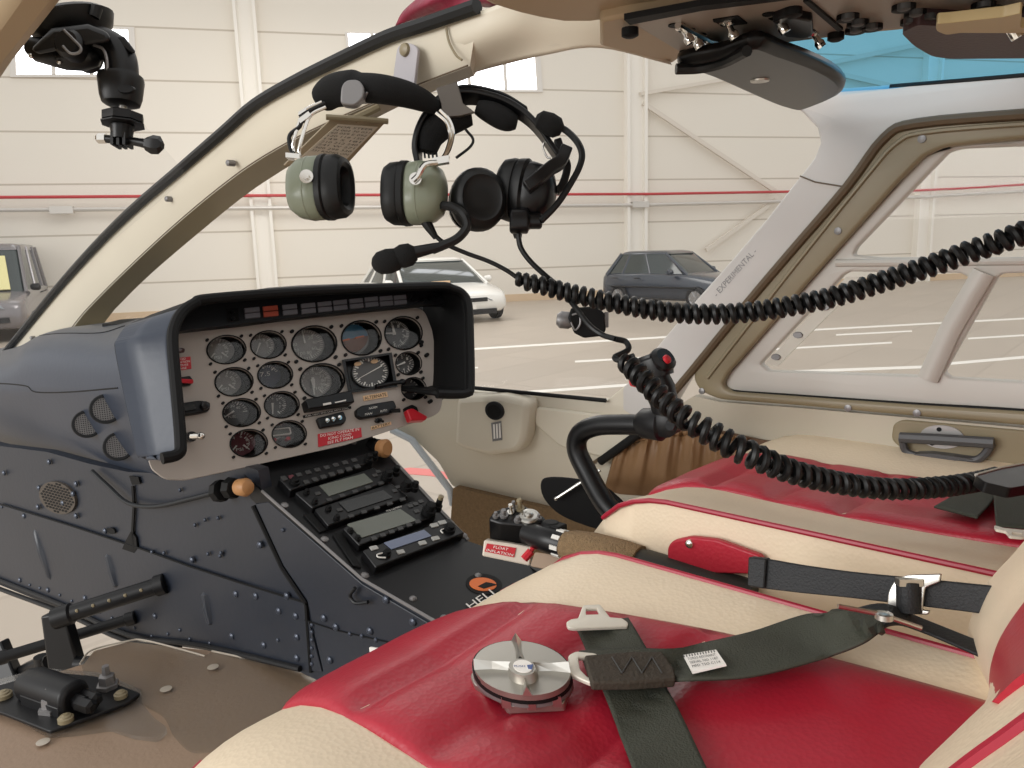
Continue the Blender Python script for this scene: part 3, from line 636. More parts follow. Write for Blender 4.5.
def ticks(par, c, e1, e2, a0, a1, n, r0=.72, r1=.86, wd=.022, h=-.0165, big=5, m='tick', nm='scale_marks'):
    bm = NB()
    for i in range(n):
        a = a0 + (a1-a0)*i/(n-1); d = Vector((math.cos(a), -math.sin(a))); n_ = Vector((d.y, -d.x)); rr = r0 - (.1 if i % big == 0 else 0); ww = wd*(1.6 if i % big == 0 else .8)
        prism(bm, IP, [c+e1*p.x+e2*p.y for p in (d*rr-n_*ww, d*rr+n_*ww, d*r1+n_*ww, d*r1-n_*ww)], h, h-.0008)
    return obj(nm, bm, M[m], par, smooth=False)
def numerals(par, c, e1, e2, lst, r=.5, s=.2, h=-.0165):
    bm = NB()
    for a, tx in lst:
        d = Vector((math.cos(a), -math.sin(a)))*r; L = len(tx)*s*.55
        o = c + e1*(d.x-L/2) + e2*(d.y+s*.45); text_bm(bm, tx, IP, o, e1*L, -e2*s*.9, h)
    obj('numerals', bm, M['tick'], par, smooth=False)
D2 = math.radians
DV = Vector((0, -1, .16)).normalized()      # axis of the instruments
for c, w, h, kind in GA:
    c = Vector(c); e1, e2 = gax(w, h)
    dep = -.040 if w > 30 else -.026
    zf = dep+.006
    bm = NB()          # housing: flange behind the plate and a cup
    R = [ell(c, e1*1.0, e2*1.0, 28), ell(c, e1, e2, 28)]
    loft(bm, [[IP.at(*p, .0012) for p in ell(c, e1*1.07, e2*1.08, 28)], [IP.at(*p, .002) for p in ell(c, e1*1.0, e2, 28)], [IP.at(*p, -.002) for p in ell(c, e1*.98, e2*.98, 28)]], True, False)
    top = [IP.at(*p, -.002) for p in ell(c, e1*.98, e2*.98, 28)]
    bot = [p + DV*dep for p in top]
    loft(bm, [top, bot], True, False); fill(bm, bot)
    g = obj('gauge', bm, M['blackmat'], ip, ang=40)
    # dial face: drop the hole outline straight back
    cw = IP.at(c.x, c.y, 0); off = IP.n*zf
    base = IP
    IPs = IP
    def back(p, hh): return base.at(p[0], p[1], 0) + DV*hh
    class Bk:
        n = base.n
        @staticmethod
        def at(x, y, hh=0.0): return base.at(x, y, 0) + DV*zf + base.n*(hh + .0195)
    dm = {'navy': 'dialnavy', 'red': 'dialred', 'altitude': 'dialdk', 'small': 'dialdk', 'cross': 'dialdk', 'clock': 'dialdk', 'fuel': 'dialdk', 'one2': 'dialdk'}.get(kind, 'dial')
    bm = NB(); f_ = [back(p, zf) for p in ell(c, e1*.96, e2*.96, 28)]; loft(bm, [[p - base.n*.002 for p in f_], f_]); obj('dial_face', bm, M[dm], g)
    IP = Bk
    if kind in ('two', 'red'):
        ticks(g, c, e1, e2, D2(200), D2(20), 15); ticks(g, c, e1, e2, D2(40), D2(-50), 9, .55, .62)
        needle(g, c, e1, e2, D2(232), .3, .8, .05); needle(g, c, e1, e2, D2(-52), .3, .8, .05)
        numerals(g, c, e1, e2, [(D2(170), '2'), (D2(120), '4'), (D2(70), '6'), (D2(20), '8'), (D2(-90), 'PSI')], .5, .24)
    elif kind == 'one': ticks(g, c, e1, e2, D2(230), D2(-50), 29); numerals(g, c, e1, e2, [(D2(200-30*i), str(i)) for i in range(0, 8)], .52, .22); needle(g, c, e1, e2, D2(248), -.15, .8, .05)
    elif kind == 'one2': ticks(g, c, e1, e2, D2(230), D2(0), 21); numerals(g, c, e1, e2, [(D2(200-40*i), str(i*10)) for i in range(5)], .5, .22); needle(g, c, e1, e2, D2(215), -.1, .8, .06); numerals(g, c, e1, e2, [(D2(-90), 'FUEL')], .3, .2)
    elif kind == 'speed': ticks(g, c, e1, e2, D2(90), D2(-230), 41); numerals(g, c, e1, e2, [(D2(50-40*i), str(20+20*i)) for i in range(7)], .5, .2); needle(g, c, e1, e2, D2(94), .05, .8, .04)
    elif kind == 'rpm': ticks(g, c, e1, e2, D2(225), D2(-60), 41); numerals(g, c, e1, e2, [(D2(225-28*i), str(10*i)) for i in range(11)], .55, .2); needle(g, c, e1, e2, D2(268), -.2, .85, .06); needle(g, c, e1, e2, D2(272), -.1, .45, .1)
    elif kind == 'navy': ticks(g, c, e1, e2, D2(150), D2(20), 13, .66, .8, .03); numerals(g, c, e1, e2, [(D2(90), '7.5')], .12, .36)
    elif kind == 'fuel': ticks(g, c, e1, e2, D2(240), D2(-60), 31); numerals(g, c, e1, e2, [(D2(220-35*i), str(i)) for i in range(8)], .52, .22); needle(g, c, e1, e2, D2(265), -.1, .8, .07)
    elif kind == 'altitude': ticks(g, c, e1, e2, D2(90), D2(-262), 50); numerals(g, c, e1, e2, [(D2(90-36*i), str(i)) for i in range(10)], .58, .22); needle(g, c, e1, e2, D2(172), -.1, .75, .06); needle(g, c, e1, e2, D2(92), -.1, .5, .09)
    elif kind == 'small': ticks(g, c, e1, e2, D2(90), D2(-262), 25); numerals(g, c, e1, e2, [(D2(90-45*i), str(i)) for i in range(8)], .55, .28); needle(g, c, e1, e2, D2(200), -.1, .7, .08)
    elif kind == 'cross':
        bm = NB()
        prism(bm, IP, [c+e1*p[0]+e2*p[1] for p in ((-.75, -.45), (-.3, -.6), (-.25, -.4), (-.65, -.25))], -.012, -.018); prism(bm, IP, [c+e1*p[0]+e2*p[1] for p in ((-.75, .3), (.1, .0), (.1, .2), (-.7, .55))], -.012, -.018); obj('pointer', bm, M['tick'], g, smooth=False)
        ticks(g, c, e1, e2, D2(60), D2(-60), 7)
    elif kind == 'attitude':
        for (m_, y0, y1) in (('skyblue', -.84, .0), ('earth', .0, .84)):
            q = [(x, y) for x, y in [(math.cos(a)*.84, math.sin(a)*.84) for a in [PI*i/12 for i in range(13)]]]
            q = [(x, (-y if m_ == 'skyblue' else y)+.08*x*-1) for x, y in q]
            bm = NB(); prism(bm, IP, [c+e1*x+e2*y for x, y in q], -.014, -.018); obj('horizon_ball', bm, M[m_], g, smooth=False)
        bm = NB(); prism(bm, IP, [c+e1*p[0]+e2*p[1] for p in ((-.6, .06), (-.15, .0), (-.15, .09), (-.6, .15))], -.011, -.013); prism(bm, IP, [c+e1*p[0]+e2*p[1] for p in ((.15, -.03), (.6, -.08), (.6, .0), (.15, .06))], -.011, -.013); obj('aircraft_symbol', bm, M['orange'], g, smooth=False)
        ticks(g, c, e1, e2, D2(150), D2(30), 9, .86, .95)
    elif kind == 'clock':
        bm = NB(); prism(bm, IP, [c+e1*p[0]+e2*p[1] for p in rnd([(-.72, -.38), (.66, -.38), (.7, .18), (-.7, .2)], .1)], -.012, -.018); obj('bezel', bm, M['label'], g, smooth=False)
        bm = NB(); prism(bm, IP, [c+e1*p[0]+e2*p[1] for p in rnd([(-.62, -.28), (.56, -.28), (.6, .08), (-.6, .1)], .08)], -.011, -.013); obj('screen', bm, M['lcd'], g, smooth=False)
        for x, m_ in ((-.42, 'placard'), (0, 'key'), (.42, 'placard')):
            bm = NB(); disc(bm, IP, c+e1*x+e2*.52, e1*.13, e2*.13, -.009, -.018, 12); obj('button', bm, M[m_], g)
        numerals(g, c, e1, e2, [(D2(-90), 'CHRONO')], .34, .18); numerals(g, c, e1, e2, [(D2(90), 'UT LT')], .62, .18)
    IP = IPs
    for a in (-.89, .89):
        for b in (-.86, .86):
            bm = NB(); q = c + e1*a*1.02 + e2*b*1.02; k = .085 if w > 30 else .12
            disc(bm, IP, q, e1*k, e2*k*1.15, .004, -.001, 8, 1.05); obj('screw', bm, M['blackmat'], g)
    if w > 30:
        bm = NB(); ce = [IP.at(*p, -.0035) for p in ell(c, e1*.99, e2*.99, 28)]; loft(bm, [ce, [p-IP.n*.001 for p in ce]]); obj('cover_glass', bm, glass('gauge_glass', (246, 246, 246), .022, .04) if 'gauge_glass' not in bpy.data.materials else bpy.data.materials['gauge_glass'], g)
# square course instrument
bm = NB(); top = [IP.at(*p, .003) for p in hsi]; inn = [Vector(p) for p in hsi]; cc = sum(inn, Vector((0, 0)))/4
loft(bm, [[IP.at(*(cc+(p-cc)*1.06), .0) for p in inn], [IP.at(*(cc+(p-cc)*1.06), .006) for p in inn], [IP.at(*(cc+(p-cc)*.93), .006) for p in inn], [IP.at(*(cc+(p-cc)*.90), -.012) for p in inn]], True, False); fill(bm, [IP.at(*(cc+(p-cc)*.92), -.012) for p in inn])
g = obj('course_indicator', bm, M['plastic'], ip, ang=30)
c = Vector((370.5, 372)); e1, e2 = gax(37, 31)
bm = NB(); disc(bm, IP, c, e1, e2, -.008, -.012, 28); obj('dial_face', bm, M['dialdk'], g)
ticks(g, c, e1, e2, 0, 2*PI*35/36, 36, .8, .93, .025, h=-.0072, big=3)
needle(g, c, e1, e2, D2(206), -.75, .75, .035, -.006)
for x, y in ((-.62, -.62), (.3, -.66)):
    bm = NB(); disc(bm, IP, c+e1*x+e2*y, e1*.2, e2*.13, -.006, -.008, 12); obj('flag', bm, M['peach'], g)
bm = NB(); tube(bm, [IP.at(*q, .008) for q in ((376, 386.5), (392, 383), (402, 382))], .004, 8); sph(bm, IP.at(403, 382, .008), .006); obj('course_knob', bm, M['plastic'], g)
# hood: loft from its front lip back to the panel, with thickness
lip = [(160, 459), (178, 454), (180.5, 440), (176, 385), (172.5, 342), (175, 325), (182.5, 312), (195, 303), (212, 298.5), (311, 291), (433, 286), (452, 288.5), (463, 294), (468.5, 306), (470, 340), (470.5, 386), (467, 393), (455, 394.5), (437, 394)]
rear = [(118, 452), (140, 457), (136, 440), (126, 395), (117, 350), (119, 340), (128, 328), (145, 320), (170, 312), (290, 298), (420, 292), (436, 294), (444, 300), (446, 312), (446, 345), (447, 386), (445, 392), (440, 394), (437, 394)]
LPn = IP.off(.085); RPn = IP.off(-.03)
A = [LPn.at(*q) for q in lip]; B = []
for i, (q, p) in enumerate(zip(rear, A)):
    if i <= 8: B.append(PY(p.y + .075).at(*q) if True else None)
    else: B.append(p + Vector((.0, .13, .0)) + IP.n*-.0)
B = [b for b in B]
A[0] = LPn.at(162, 458.5); B[0] = B[1].lerp(A[1], .35)
bm = NB(); rings = [cr(A, 4), cr([a.lerp(b, .12)+(a-b).normalized()*0 for a, b in zip(A, B)], 4), cr([a.lerp(b, .5) for a, b in zip(A, B)], 4), cr(B, 4)]
loft(bm, rings, False, False); hood = obj('anti_glare_hood', bm, M['fairing'], ip, solid=.008, off=0)
hood.data.materials.append(M['blackmat'])
bm = NB(); tube(bm, cr(B[1:8], 5), .003, 6); obj('rear_seal', bm, M['blackmat'], hood)
nq = len(rings[0])-1
for p in hood.data.polygons:
    if (p.index % nq) > 24: p.material_index = 1  # right cheek and top blackened to paint in the shade there
bm = NB(); tube(bm, cr(A, 4), .0085, 10); obj('hood_edge', bm, M['blackmat'], hood)
# annunciator strip under the hood
AP = IP.off(.03)
bm = NB(); prism(bm, AP, [(172, 332), (182, 308), (205, 300), (311, 291.5), (434, 286), (458, 293), (462, 304), (427, 304.5), (300, 317)], 0, -.012); an = obj('annunciator_panel', bm, M['hood'], ip, bevel=.001)
lc = [(317, 132), (374, 127), (434, 122), (491, 118), (542, 113), (590, 108), (640, 103), (687, 98), (733, 95), (776, 92)]
for i, (x, y) in enumerate(lc):
    cx, cy = 150+x/3.103, 270+y/3.103; w, h = (7.4-.14*i), (4.6-.06*i)
    for k in (-1, 1):
        bm = NB(); o = Vector((cx, cy+k*h*.62)); ee, ff = Vector((w, -.1*w)), Vector((.6, h))
        if k > 0: o.x += .6
        prism(bm, AP, [o-ee-ff*.48, o+ee-ff*.48, o+ee+ff*.48, o-ee+ff*.48], .003, -.001); obj('warning_lamp', bm, M['lampred' if i == 1 else 'lamp'], an, smooth=False)
for q, r in (((233, 311.5), 2), ((233.5, 318), 2), ((416, 297.5), 4.5), ((423.5, 299), 2.4), ((430, 297), 2), ((438, 295.5), 1.8)):
    bm = NB(); disc(bm, AP, q, (r, -.15*r), (.15*r, r*.8), .006, -.001, 12); obj('push_button', bm, M['plastic'], an)
bm = NB(); prism(bm, AP, [(226, 309), (238, 307.6), (239, 321), (228, 322.5)], .0012, -.001); obj('test_plate', bm, M['blackmat'], an, smooth=False)
# placards
def placard(name, quad, m, lines, tm, par=ip, pl=IP, h=.0015, fr=(.05, .95)):
    q = [Vector(p) for p in quad]; bm = NB(); prism(bm, pl, q, h, -.0005); o = obj(name, bm, M[m], par, smooth=False)
    bm = NB(); n = len(lines); 
    for i, tx in enumerate(lines):
        a = q[0].lerp(q[3], (i+.82)/n); b = q[1].lerp(q[2], (i+.82)/n); hgt = (q[0]-q[3])*(.62/n)
        L = min(1, len(tx)/max(len(s) for s in lines)); s0 = fr[0]+(fr[1]-fr[0])*(1-L)/2; s1 = fr[1]-(fr[1]-fr[0])*(1-L)/2
        text_bm(bm, tx, pl, a.lerp(b, s0), (b-a)*(s1-s0), hgt, h+.0006)
    obj('lettering', bm, M[tm], o, smooth=False); return o
placard('placard', [(318, 434), (361, 427.5), (362, 437), (318.5, 447)], 'placard', ['DO NOT OPERATE IN', 'ICING COND', 'SEE FLT MAN'], 'label')
placard('placard', [(171, 358.5), (190.5, 356.5), (191.5, 368.5), (172, 371.5)], 'placard', ['AVOID', 'OPERATION', 'IN THIS', 'RANGE'], 'label')
placard('placard', [(363, 396), (387, 391.5), (388, 396.5), (364, 401)], 'peach', ['ALTERNATE'], 'blackmat')
placard('placard', [(371, 426.5), (391, 421.5), (391.5, 424.5), (371.5, 430)], 'peach', ['BATTERY'], 'blackmat')
placard('placard', [(303, 415.5), (351, 406), (351.5, 408.5), (303.5, 418)], 'blackmat', ['FUEL HEAT ENG LDG ANTI COLL'], 'label')
# black boxes and switches on the panel
bm = NB(); prism(bm, IP, rnd([(306, 399), (352, 390), (355, 402), (309, 409)], 1.5), .022, -.002); k = obj('turn_indicator', bm, M['plastic'], ip, bevel=.002)
bm = NB(); prism(bm, IP.off(.022), [(323, 403.5), (331, 402), (331.5, 404), (323.5, 405.5)], .001, -.001); prism(bm, IP.off(.022), [(335, 402), (346, 399.5), (346, 400.8), (335.5, 403)], .001, -.001); obj('lettering', bm, M['tick'], k, smooth=False)
bm = NB(); prism(bm, IP, rnd([(317, 418), (344, 411), (347, 419), (344, 424), (321, 428)], 2), .008, -.002); k = obj('switch_box', bm, M['plastic'], ip, bevel=.002)
for q in ((327.5, 420.5), (333.5, 419), (340, 417.5)):
    bm = NB(); disc(bm, IP.off(.008), q, (2, -.3), (.3, 2.2), .004, -.001, 12); tube(bm, [IP.at(*q, .012), IP.at(q[0]-.5, q[1]-1, .022)], .0022, 8); obj('toggle', bm, M['chrome'], k)
bm = NB(); prism(bm, IP, rnd([(356.5, 409), (362, 405.5), (394, 400), (397, 407), (392, 413), (362, 418.5), (357, 415)], 2), .01, -.002); k = obj('selector_box', bm, M['plastic'], ip, bevel=.002)
bm = NB(); tube(bm, [IP.at(391, 411, .012), IP.at(400, 410.5, .016)], .004, 8); obj('lever', bm, M['plastic'], k)
bm = NB(); text_bm(bm, 'NORM', IP.off(.01), (369, 409.5), (8, -1.4), (.2, -2.2), .001); text_bm(bm, 'MAN', IP.off(.01), (365, 415.5), (7, -1.3), (.2, -2.2), .001); text_bm(bm, 'AUTO', IP.off(.01), (380, 412.5), (7, -1.3), (.2, -2.2), .001); obj('lettering', bm, M['tick'], k, smooth=False)
bm = NB(); disc(bm, IP, (379, 420), (3.4, -.4), (.3, 2.4), .005, -.001, 14); tube(bm, [IP.at(379, 420, .004), IP.at(383, 421.5, .02)], .0025, 8); obj('toggle', bm, M['plastic'], ip)
bm = NB(); prism(bm, IP, rnd([(404, 408), (412, 404.5), (417, 407), (420, 416), (408, 420)], 1.5), .006, -.002); k = obj('fuel_shutoff', bm, M['blackmat'], ip)
bm = NB(); prism(bm, IP, rnd([(407, 409.5), (413, 408), (428, 416.5), (426, 420), (411, 420.5)], 1.5), .022, .006); obj('guard', bm, M['placard'], k, bevel=.002)
bm = NB(); prism(bm, IP, rnd([(166, 405), (200, 400), (210.5, 402), (210, 410), (200, 412.5), (168, 417)], 2.5), .009, -.002); k = obj('switch_plate', bm, M['hood'], ip, bevel=.002)
bm = NB(); prism(bm, IP, rnd([(172, 407), (196, 403.5), (197, 409), (173, 413)], 1.5), .012, .006); obj('slot', bm, M['lcddk'], k, smooth=False)
bm = NB(); axial(bm, IP.at(204, 406.5, .009), IP.n, Z_, [(0, .007, .007), (.008, .006, .006), (.009, .003, .003)], 14); obj('knob', bm, M['plastic'], k)
bm = NB(); prism(bm, IP, rnd([(172, 378), (190, 375.5), (193, 379), (192, 384), (174, 387)], 1.5), .008, -.002); k = obj('start_switch', bm, M['plastic'], ip, bevel=.002)
bm = NB(); tube(bm, [IP.at(182, 381, .008), IP.at(192.5, 381.5, .018)], .0035, 8); obj('toggle', bm, M['placard'], k)
bm = NB(); disc(bm, IP, (180, 350), (5, -.5), (.3, 2.2), .004, -.001, 12); tube(bm, [IP.at(176, 349, .004), IP.at(183, 351, .02)], .003, 8); obj('toggle', bm, M['visor'], ip)
bm = NB(); tube(bm, [IP.at(189, 437, 0), IP.at(192, 436.5, .02)], .008, 12); k = obj('toggle_base', bm, M['plastic'], ip)
bm = NB(); tube(bm, [IP.at(192, 436.5, .02), IP.at(200, 436, .035)], .005, 10); sph(bm, IP.at(201, 436, .036), .0062); obj('toggle', bm, M['chrome'], k)
for q in ((427.5, 354.5), (433.5, 391.5), (422, 342), (431, 401)):
    bm = NB(); disc(bm, IP, q, (2, -.2), (.2, 1.9), .006, -.001, 12); obj('fastener', bm, M['blackmat'], ip)
bm = NB(); prism(bm, IP.off(-.055), rnd([(128, 356), (140, 338), (250, 318), (440, 294), (456, 300), (452, 392), (425, 414), (345, 436), (190, 474), (158, 466)], 6), 0, -.02); obj('panel_backing', bm, M['blackmat'], ip)
# ============================================================ CENTRE CONSOLE AND NOSE FAIRING
PS = Pl(E3(.63, 1.0, 0), (-1, -.12, 0))
cc_ = thing('center_console', 'dark navy riveted centre console with sloping radio stack and slate nose fairing', 'console', FL.at(330, 660))
def bvh(bm): return BVHTree.FromBMesh(bm)
def hit(tree, x, y):
    r = ray(x, y).normalized(); p, n, i, d = tree.ray_cast(EYE, r)
    if p is None: return None
    if n.dot(r) > 0: n = -n
    return p, n
def rivet(bm, p, n, r=.0055, hgt=.003):
    axial(bm, p, n, Z_ if abs(n.z) < .9 else X_, [(-.001, r, r), (hgt*.5, r*.9, r*.9), (hgt, r*.45, r*.45)], 8)
# fairing
rows = [([(-60, 440), (0, 450), (47, 457), (90, 470), (124, 478), (166, 487)], .605), ([(-60, 418), (0, 428), (47, 435), (90, 446), (122, 453), (150, 459)], .565), ([(-60, 396), (0, 401), (44, 400), (84, 404), (114, 408), (138, 412)], .535),
        ([(-60, 386), (0, 386), (36, 383), (70, 384), (106, 385), (130, 384)], .53), ([(-60, 376), (0, 368), (28, 352), (62, 350), (100, 352), (126, 350)], .545), ([(-60, 366), (0, 357), (36, 338), (70, 332), (108, 334), (132, 331)], .60), ([(-50, 360), (8, 350), (50, 332), (82, 326), (130, 321.5), (180, 312)], .70), ([(-20, 352), (30, 342), (75, 327), (110, 322), (155, 316), (210, 303)], .92)]
bm = NB(); grid(bm, [[PX(x).at(*q) for q in r] for r, x in rows], 6)
FT = bvh(bm)
RVM = mat('rivet_navy', (66, 72, 84), .3, .4)
fair = obj('nose_fairing', bm, M['fairing'], cc_, solid=.006, ang=60)
for q in [(2, 386), (16, 386), (26, 387.5), (36, 389), (49, 390), (70, 389.5), (92, 389), (113.5, 386), (111, 369), (113.5, 376), (123, 409), (127.5, 423.5), (132, 439.5), (137, 455), (142, 463)]:
    h = hit(FT, *q)
    if h: bm = NB(); rivet(bm, h[0]+h[1]*.002, h[1], .008, .006); obj('rivet', bm, RVM, fair)
bm = NB()
for L in ([(-20, 384), (0, 383.5), (26, 386), (36, 392), (70, 392), (118, 388)], [(30, 337), (60, 333.5), (100, 333), (125, 326)]):
    P = [hit(FT, q.x, q.y) for q in cr([(a[0], a[1], 0) for a in L], 6)]; P = [h[0] for h in P if h]
    if len(P) > 2: tube(bm, P, .0014, 5)
obj('seam', bm, M['blackmat'], fair)
for q in ((105.5, 409), (87, 424), (118.4, 446.4)):
    p, n = hit(FT, *q); n = (n + (EYE-p).normalized()*.7).normalized(); r = .026; p = p + n*.015
    bm = NB(); axial(bm, p, n, Z_, [(-.045, r, r), (.004, r, r), (.006, r*.95, r*.95), (.006, r*.8, r*.8), (.002, r*.78, r*.78)], 28); v = obj('air_vent', bm, M['hood'], fair)
    bm = NB()
    u = (Z_ - n*Z_.dot(n)).normalized(); s = n.cross(u)
    for k in range(-5, 6):
        o = k*r*.14; L = math.sqrt(max(.0001, (r*.78)**2-o*o))
        box(bm, p+n*.003+s*o, u*L, s*r*.03, n*.001); box(bm, p+n*.003+u*o, s*L, u*r*.03, n*.001)
    obj('mesh_screen', bm, M['grey'], v, smooth=False)
# top shelf flaps of the glareshield
bm = NB(); prism(bm, Pl(PX(.80).at(150, 318), (0, 0, 1)), [(102, 324), (120, 319.5), (160, 316.5), (172, 314.5), (150, 320), (120, 324)], .006, 0); obj('cover_flap', bm, M['blackmat'], cc_)
# side: upper and lower skin, traced on one side plane
side_lo = [(-60, 562), (0, 504), (70, 525), (140, 548), (190, 566), (236, 581), (262, 587), (300, 598), (322, 668), (345, 688), (299, 671), (205, 649), (128, 638), (64, 609), (0, 583), (-60, 560)]
up = [(-60, 436), (0, 450), (47, 457), (90, 470), (128, 478), (180, 488), (262, 488), (250, 500), (253, 530), (280, 590), (300, 600), (236, 583), (190, 568), (140, 550), (70, 527), (0, 506), (-60, 486)]
bm = NB(); prism(bm, PS, [(-60, 430), (0, 446), (47, 452), (90, 464), (128, 472), (180, 474), (230, 462), (258, 470), (262, 490), (362, 579), (440, 624), (520, 662), (520, 740), (372, 706), (300, 672), (205, 650), (128, 639), (64, 611), (0, 585), (-60, 562)], 0, -.02); body = obj('side_skin', bm, M['navy'], cc_, smooth=False)
bm = NB(); prism(bm, PS, [(-60, 484), (0, 505), (70, 526), (140, 549), (190, 567), (236, 582), (262, 589), (303, 602), (322, 672), (299, 670), (205, 648), (128, 637), (64, 608), (0, 582), (-60, 558)], .004, -.001); obj('lower_skin', bm, M['navy'], cc_, bevel=.001)
bm = NB(); prism(bm, PS, [(255, 504), (268, 502), (362, 584), (440, 630), (520, 668), (520, 740), (372, 705), (325, 680), (307, 600), (283, 565)], .003, -.001); obj('aft_skin', bm, M['navy'], cc_, bevel=.001)
bm = NB()
for a, b in (((253, 506), (282, 568)), ((282, 568), (306, 604)), ((306, 604), (311, 672))): tube(bm, [PS.at(*a, .003), PS.at(*b, .003)], .0035, 6)
tube(bm, [PS.at(*q, .004) for q in ((0, 504), (70, 525.5), (140, 548.5), (190, 566.5), (236, 581.5), (306, 603))], .0018, 6)
tube(bm, [PS.at(*q, .004) for q in ((305, 620), (335, 630), (400, 645), (440, 662))], .0012, 6)
obj('skin_joint', bm, M['blackmat'], cc_)
# lower rib ladder edge along the chin window
bm = NB(); tube(bm, [PS.at(*q, .008) for q in cr([(-60, 556), (0, 580.5), (64, 606), (128, 635), (205, 646.5), (300, 669)], 4)], .005, 8); tube(bm, [PS.at(*q, .010) for q in cr([(-60, 566), (0, 589), (64, 613), (128, 641), (180, 648)], 4)], .005, 8); obj('edge_angle', bm, M['black'], cc_)
# pressed beads
for a, b in (((36, 527), (53, 581)), ((109, 552), (119, 588)), ((206, 590), (213, 625))): bm = NB(); tube(bm, [PS.at(*lerp, -.001) for lerp in [(a[0]+(b[0]-a[0])*t, a[1]+(b[1]-a[1])*t) for t in (0, .1, .5, .9, 1)]], [.003, .010, .012, .010, .003], 10); obj('stiffening_bead', bm, M['navy'], cc_)
big = [(4, 473), (49, 462), (24, 516), (63, 503), (105, 531), (20, 580), (48, 590), (155, 616), (85, 598), (236, 594), (256, 596), (279, 611), (287, 596), (296, 616), (232, 636), (264, 645), (297, 637), (297, 658), (73, 494), (39, 488), (76, 484), (38, 507), (76, 516), (324, 618), (336, 627), (370, 631), (413, 622), (386, 600), (330, 660), (192, 560), (260, 545)]
for q in big: bm = NB(); rivet(bm, PS.at(*q, .004), PS.n, .0065, .004); obj('rivet', bm, RVM, cc_)
sm = [(2, 507), (180, 630), (152, 636), (120, 620), (100, 612), (82, 604), (60, 595), (40, 588), (205, 520), (180, 490), (218, 518), (208, 554), (221, 553), (220, 556), (164, 553), (152, 552), (312, 625), (312, 632), (312, 640), (312, 648), (312, 656), (312, 664), (350, 634), (362, 636), (376, 640), (168, 634), (190, 639), (210, 643), (135, 628), (112, 618), (92, 609), (72, 601), (30, 585), (283, 530), (388, 646), (400, 650), (278, 640), (195, 525)]
for q in sm: bm = NB(); rivet(bm, PS.at(*q, .004), PS.n, .0038, .003); obj('rivet', bm, RVM, cc_)
# round perforated grille, slots
c = (57, 498); bm = NB(); disc(bm, PS, c, (18, 5), (-1, 15.5), .0055, -.001, 32); g = obj('grille', bm, mat('grille_brown', (70, 62, 54), .5), cc_)
bm = NB()
for i in range(-5, 6):
    for j in range(-5, 6):
        a, b = (i+.5*(j % 2))/5.8, j*.87/5
        if a*a+b*b < .82: disc(bm, PS, (c[0]+18*a-1*b, c[1]+5*a+15.5*b), (1.25, .35), (-.05, 1.1), .0062, .004, 6)
obj('perforations', bm, M['blackmat'], g)
bm = NB(); prism(bm, PS, [(122, 549), (126, 540), (131, 531), (136, 538), (137, 549), (134, 553)], .0046, .002); prism(bm, PS, [(129, 476), (138, 477), (140, 484), (132, 485)], .0046, .002); disc(bm, PS, (111, 531), (3.8, 1), (0, 3), .0046, .002); prism(bm, PS, [(134, 552), (131, 530), (132.5, 505), (131, 486), (133, 486), (134.5, 505), (133, 530)], .0046, .002); obj('openings', bm, M['blackmat'], cc_)
# pull cables with tan knobs
def pull(k, base, path, kpos, m='wood'):
    bm = NB(); tube(bm, path, .004, 8); cab = obj('pull_knob', bm, M['hood'], cc_)
    a = (path[-1]-path[-2]).normalized()
    bm = NB(); axial(bm, path[-1]-a*.012, a, Z_, [(0, .018, .018), (.016, .018, .018), (.018, .012, .012)], 8); obj('ferrule', bm, M['blackmat'], cab)
    return cab
ax = (CR*.75 - CF*.55 + CU*.05).normalized()
p0 = PS.at(238, 486, .02)
cab = pull(0, None, cr([PS.at(92, 471, .01), PS.at(108, 486, .012), PS.at(128, 503, .014), PS.at(155, 506.5, .015), PS.at(190, 499, .015), PS.at(222, 490.5, .018)], 5), None)
bm = NB(); axial(bm, PS.at(230, 488, .02), ax, Z_, [(0, .018, .018), (.014, .016, .016), (.016, .010, .010)], 8); obj('collar', bm, M['blackmat'], cab)
bm = NB(); axial(bm, PS.at(237, 487, .025), ax, Z_, [(0, .008, .008), (.006, .013, .013), (.022, .0145, .0145), (.029, .011, .011), (.032, .005, .005)], 20); obj('knob', bm, M['wood'], cab)
# ---- sloping radio face and level top
A_, B_ = PS.at(262, 490), PS.at(362, 579)
SN = X_.cross(B_-A_); SN = SN if SN.dot(EYE-A_) > 0 else -SN
SL = Pl(A_, SN, X_)
TA, TB = B_, PS.at(440, 624)
TN = X_.cross(TB-TA); TN = TN if TN.z > 0 else -TN
TP = Pl(TA, TN, X_)
bm = NB(); prism(bm, SL, [(244, 474), (262, 492), (362, 579), (430, 560), (468, 541), (440, 510), (410, 479), (386, 453), (372, 436), (345, 444), (250, 466)], 0, -.03); obj('sloping_face', bm, M['black'], cc_, smooth=False)
bm = NB(); prism(bm, TP, [(362, 579), (430, 560), (468, 541), (500, 552), (600, 600), (640, 640), (560, 720), (440, 624)], 0, -.03); obj('level_top', bm, M['black'], cc_, smooth=False)
bm = NB(); tube(bm, [SL.at(262, 491, .001), SL.at(362, 579, .001), TP.at(440, 624, .001), TP.at(520, 664, .001)], .0025, 6); obj('edge_trim', bm, M['grey'], cc_)
bm = NB(); tube(bm, [SL.at(374, 439, .0), SL.at(410, 478, .0), SL.at(468, 540, .0)], .0035, 6); obj('edge_trim', bm, M['grey'], cc_)
S5 = lambda x, y: (270+x/4.8, 440+y/4.8)
RX = SL
def quad(a, b, c, d): return [S5(*a), S5(*b), S5(*c), S5(*d)]
def radio(nm, out, h, bev=.002):
    bm = NB(); prism(bm, SL, rnd(out, 1.5), h, -.02); return obj(nm, bm, M['plastic'], cc_, bevel=bev)
